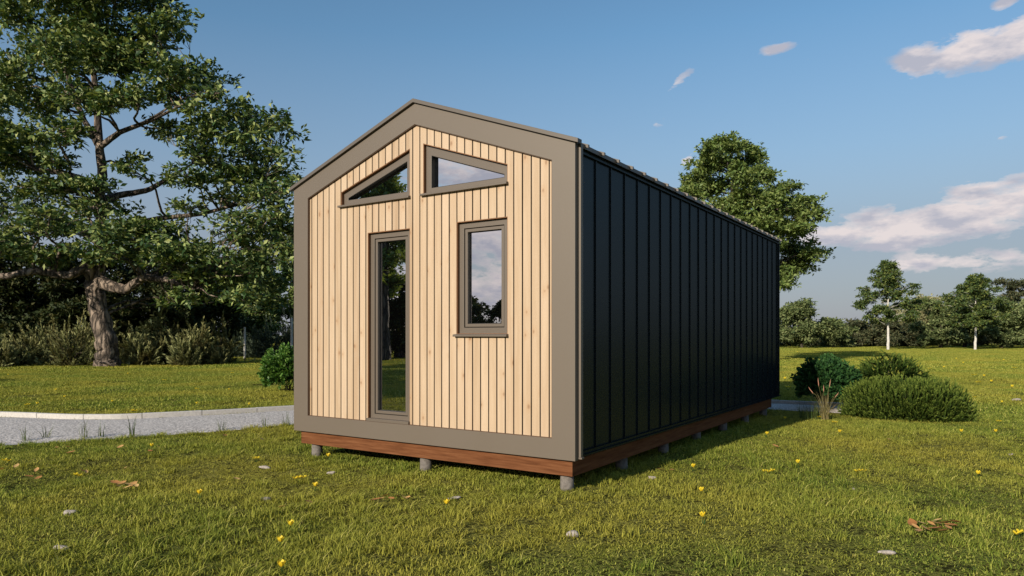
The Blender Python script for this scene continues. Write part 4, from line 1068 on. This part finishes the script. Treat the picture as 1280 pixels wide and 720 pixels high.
# ------------------------------------------------------------------ sky, sun, camera
EL, AZ = math.radians(21), math.radians(180+5.0)      # azimuth of the sun measured from +Y towards +X
SUN = np.array([math.sin(AZ)*math.cos(EL), math.cos(AZ)*math.cos(EL), math.sin(EL)])
w = bpy.data.worlds.new('World'); scene.world = w; w.use_nodes = True; nt = w.node_tree
bg = nt.nodes['Background']
sky = nt.nodes.new('ShaderNodeTexSky'); sky.sky_type = 'NISHITA'; sky.sun_disc = False; sky.sun_elevation = EL; sky.sun_rotation = AZ
sky.air_density = 1.0; sky.dust_density = .6; sky.ozone_density = 1.1
tc = nt.nodes.new('ShaderNodeTexCoord'); sp = nt.nodes.new('ShaderNodeSeparateXYZ'); nt.links.new(tc.outputs['Generated'], sp.inputs[0])
az = M_(nt, 'ARCTAN2', sp.outputs[0], sp.outputs[1]); el = M_(nt, 'ARCSINE', sp.outputs[2])
def azel(u, v):
    d = ray(u, v); d = d/np.linalg.norm(d); return math.atan2(d[0], d[1]), math.asin(d[2])
mask = None
def blob(u, v, ru, rv, tilt=0., k=1.):
    global mask
    a0, e0 = azel(u, v); a1, _ = azel(u+ru, v); _, e1 = azel(u, v-rv); ra, re = abs(a1-a0), abs(e1-e0)
    da = M_(nt, 'SUBTRACT', az, a0); de = M_(nt, 'SUBTRACT', el, e0)
    if tilt: de = M_(nt, 'SUBTRACT', de, M_(nt, 'MULTIPLY', da, tilt))
    d = M_(nt, 'SQRT', M_(nt, 'ADD', M_(nt, 'POWER', M_(nt, 'DIVIDE', M_(nt, 'ABSOLUTE', da), ra), 2.), M_(nt, 'POWER', M_(nt, 'DIVIDE', M_(nt, 'ABSOLUTE', de), re), 2.)))
    f = M_(nt, 'MULTIPLY', M_(nt, 'SUBTRACT', 1, d), k)
    mask = f if mask is None else M_(nt, 'MAXIMUM', mask, f)
for a in [(1150, 78, 55, 28, .1), (1205, 62, 70, 34, .25), (1275, 45, 90, 36, .3), (1340, 30, 70, 40, .2), (972, 61, 28, 9, .1, .8), (845, 104, 26, 12, .55, .7), (1010, 74, 14, 7, 0, .5), (1255, 5, 30, 12, .3, .8),
          (1150, 280, 190, 34, 0, 1.15), (1270, 245, 150, 36, .05, 1.05), (1060, 292, 120, 20, 0, .9), (1180, 326, 170, 20, 0, .85), (1130, 300, 150, 22, 0, .8), (1240, 232, 90, 20, .15), (1330, 225, 90, 26, .1), (1150, 268, 130, 18, .05, .9), (1230, 262, 150, 26, 0, .95), (1080, 285, 110, 18, 0, .7), (1215, 325, 70, 8, 0, .6), (1130, 335, 60, 8, .1, .6), (858, 200, 18, 10, .3, .7), (1250, 330, 60, 9, 0, .5), (1250, 172, 14, 6, .2, .5), (820, 155, 16, 8, .2, .4)]: blob(*a)
# broken cloud deck over the half of the sky behind the viewer (seen mirrored in the panes)
back = M_(nt, 'MULTIPLY', M_(nt, 'SUBTRACT', M_(nt, 'MULTIPLY', sp.outputs[1], -1), .35), 1.6, clamp=True)
lowb = M_(nt, 'SUBTRACT', 1.35, M_(nt, 'MULTIPLY', el, 1.9), clamp=True)
mask = M_(nt, 'MAXIMUM', mask, M_(nt, 'SUBTRACT', M_(nt, 'MULTIPLY', M_(nt, 'MULTIPLY', back, lowb), 1.3), .42))
mp = nt.nodes.new('ShaderNodeMapping'); mp.inputs['Scale'].default_value = (1, 1, 2.6); nt.links.new(tc.outputs['Generated'], mp.inputs[0])
n1 = noise(nt, mp.outputs[0], 10, 10, .58); 
mp2 = nt.nodes.new('ShaderNodeMapping'); mp2.inputs['Scale'].default_value = (1, 1, 2.6); mp2.inputs['Location'].default_value = (.0, .0, -.035); nt.links.new(tc.outputs['Generated'], mp2.inputs[0])
n2 = noise(nt, mp2.outputs[0], 10, 6, .55)
n3 = noise(nt, mp.outputs[0], 34, 6, .6)
mk = M_(nt, 'MAXIMUM', mask, -.8)
dens = M_(nt, 'ADD', M_(nt, 'MULTIPLY_ADD', mk, 1.15, -.30), M_(nt, 'ADD', M_(nt, 'MULTIPLY', M_(nt, 'SUBTRACT', n1, .5), 3.0), M_(nt, 'MULTIPLY', M_(nt, 'SUBTRACT', n3, .5), 1.1)))
cov = ramp(nt, dens, [(.0, 0.), (.14, .5), (.42, .93)])
cov = M_(nt, 'MULTIPLY', cov, M_(nt, 'MULTIPLY_ADD', mk, 1.6, .40, clamp=True))
lit = ramp(nt, M_(nt, 'ADD', M_(nt, 'SUBTRACT', n2, n1), .5), [(.40, (3.8, 3.8, 4.4)), (.57, (6.5, 5.8, 5.7))])
hs = nt.nodes.new('ShaderNodeHueSaturation'); hs.inputs['Saturation'].default_value = 1.14; nt.links.new(sky.outputs[0], hs.inputs['Color'])
# lower air: dusky violet-grey band towards the horizon
band = ramp(nt, el, [(.0, 1.), (.12, .88), (.24, .42), (.40, 0.)])
tint = mixc(nt, 1., hs.outputs[0], (.96, 1.10, 1.10), 'MULTIPLY')
skyc = mixc(nt, M_(nt, 'MULTIPLY', band, .9), tint, (2.25, 2.33, 3.0))
fin = mixc(nt, cov, skyc, lit)
nt.links.new(fin, bg.inputs[0]); bg.inputs[1].default_value = .095

sl = bpy.data.lights.new('sun', 'SUN'); sl.energy = 4.5; sl.angle = math.radians(.6); sl.color = (1., .89, .72)
so = bpy.data.objects.new('sun', sl); link(so)
from mathutils import Vector
so.rotation_euler = Vector(SUN).to_track_quat('Z', 'Y').to_euler(); so.location = (0, -20, 20)
cam = bpy.data.cameras.new('camera'); co = link(bpy.data.objects.new('camera', cam)); scene.camera = co
cam.sensor_width = 36; cam.lens = F_PX/1280*36; cam.shift_y = (HY-360)/1280; cam.clip_end = 5000; cam.clip_start = .05
co.location = CAM; co.rotation_euler = (math.pi/2, 0, -YAW)
vs_ = scene.view_settings; vs_.view_transform = 'Standard'; vs_.look = 'None'; vs_.exposure = .40; vs_.gamma = 1
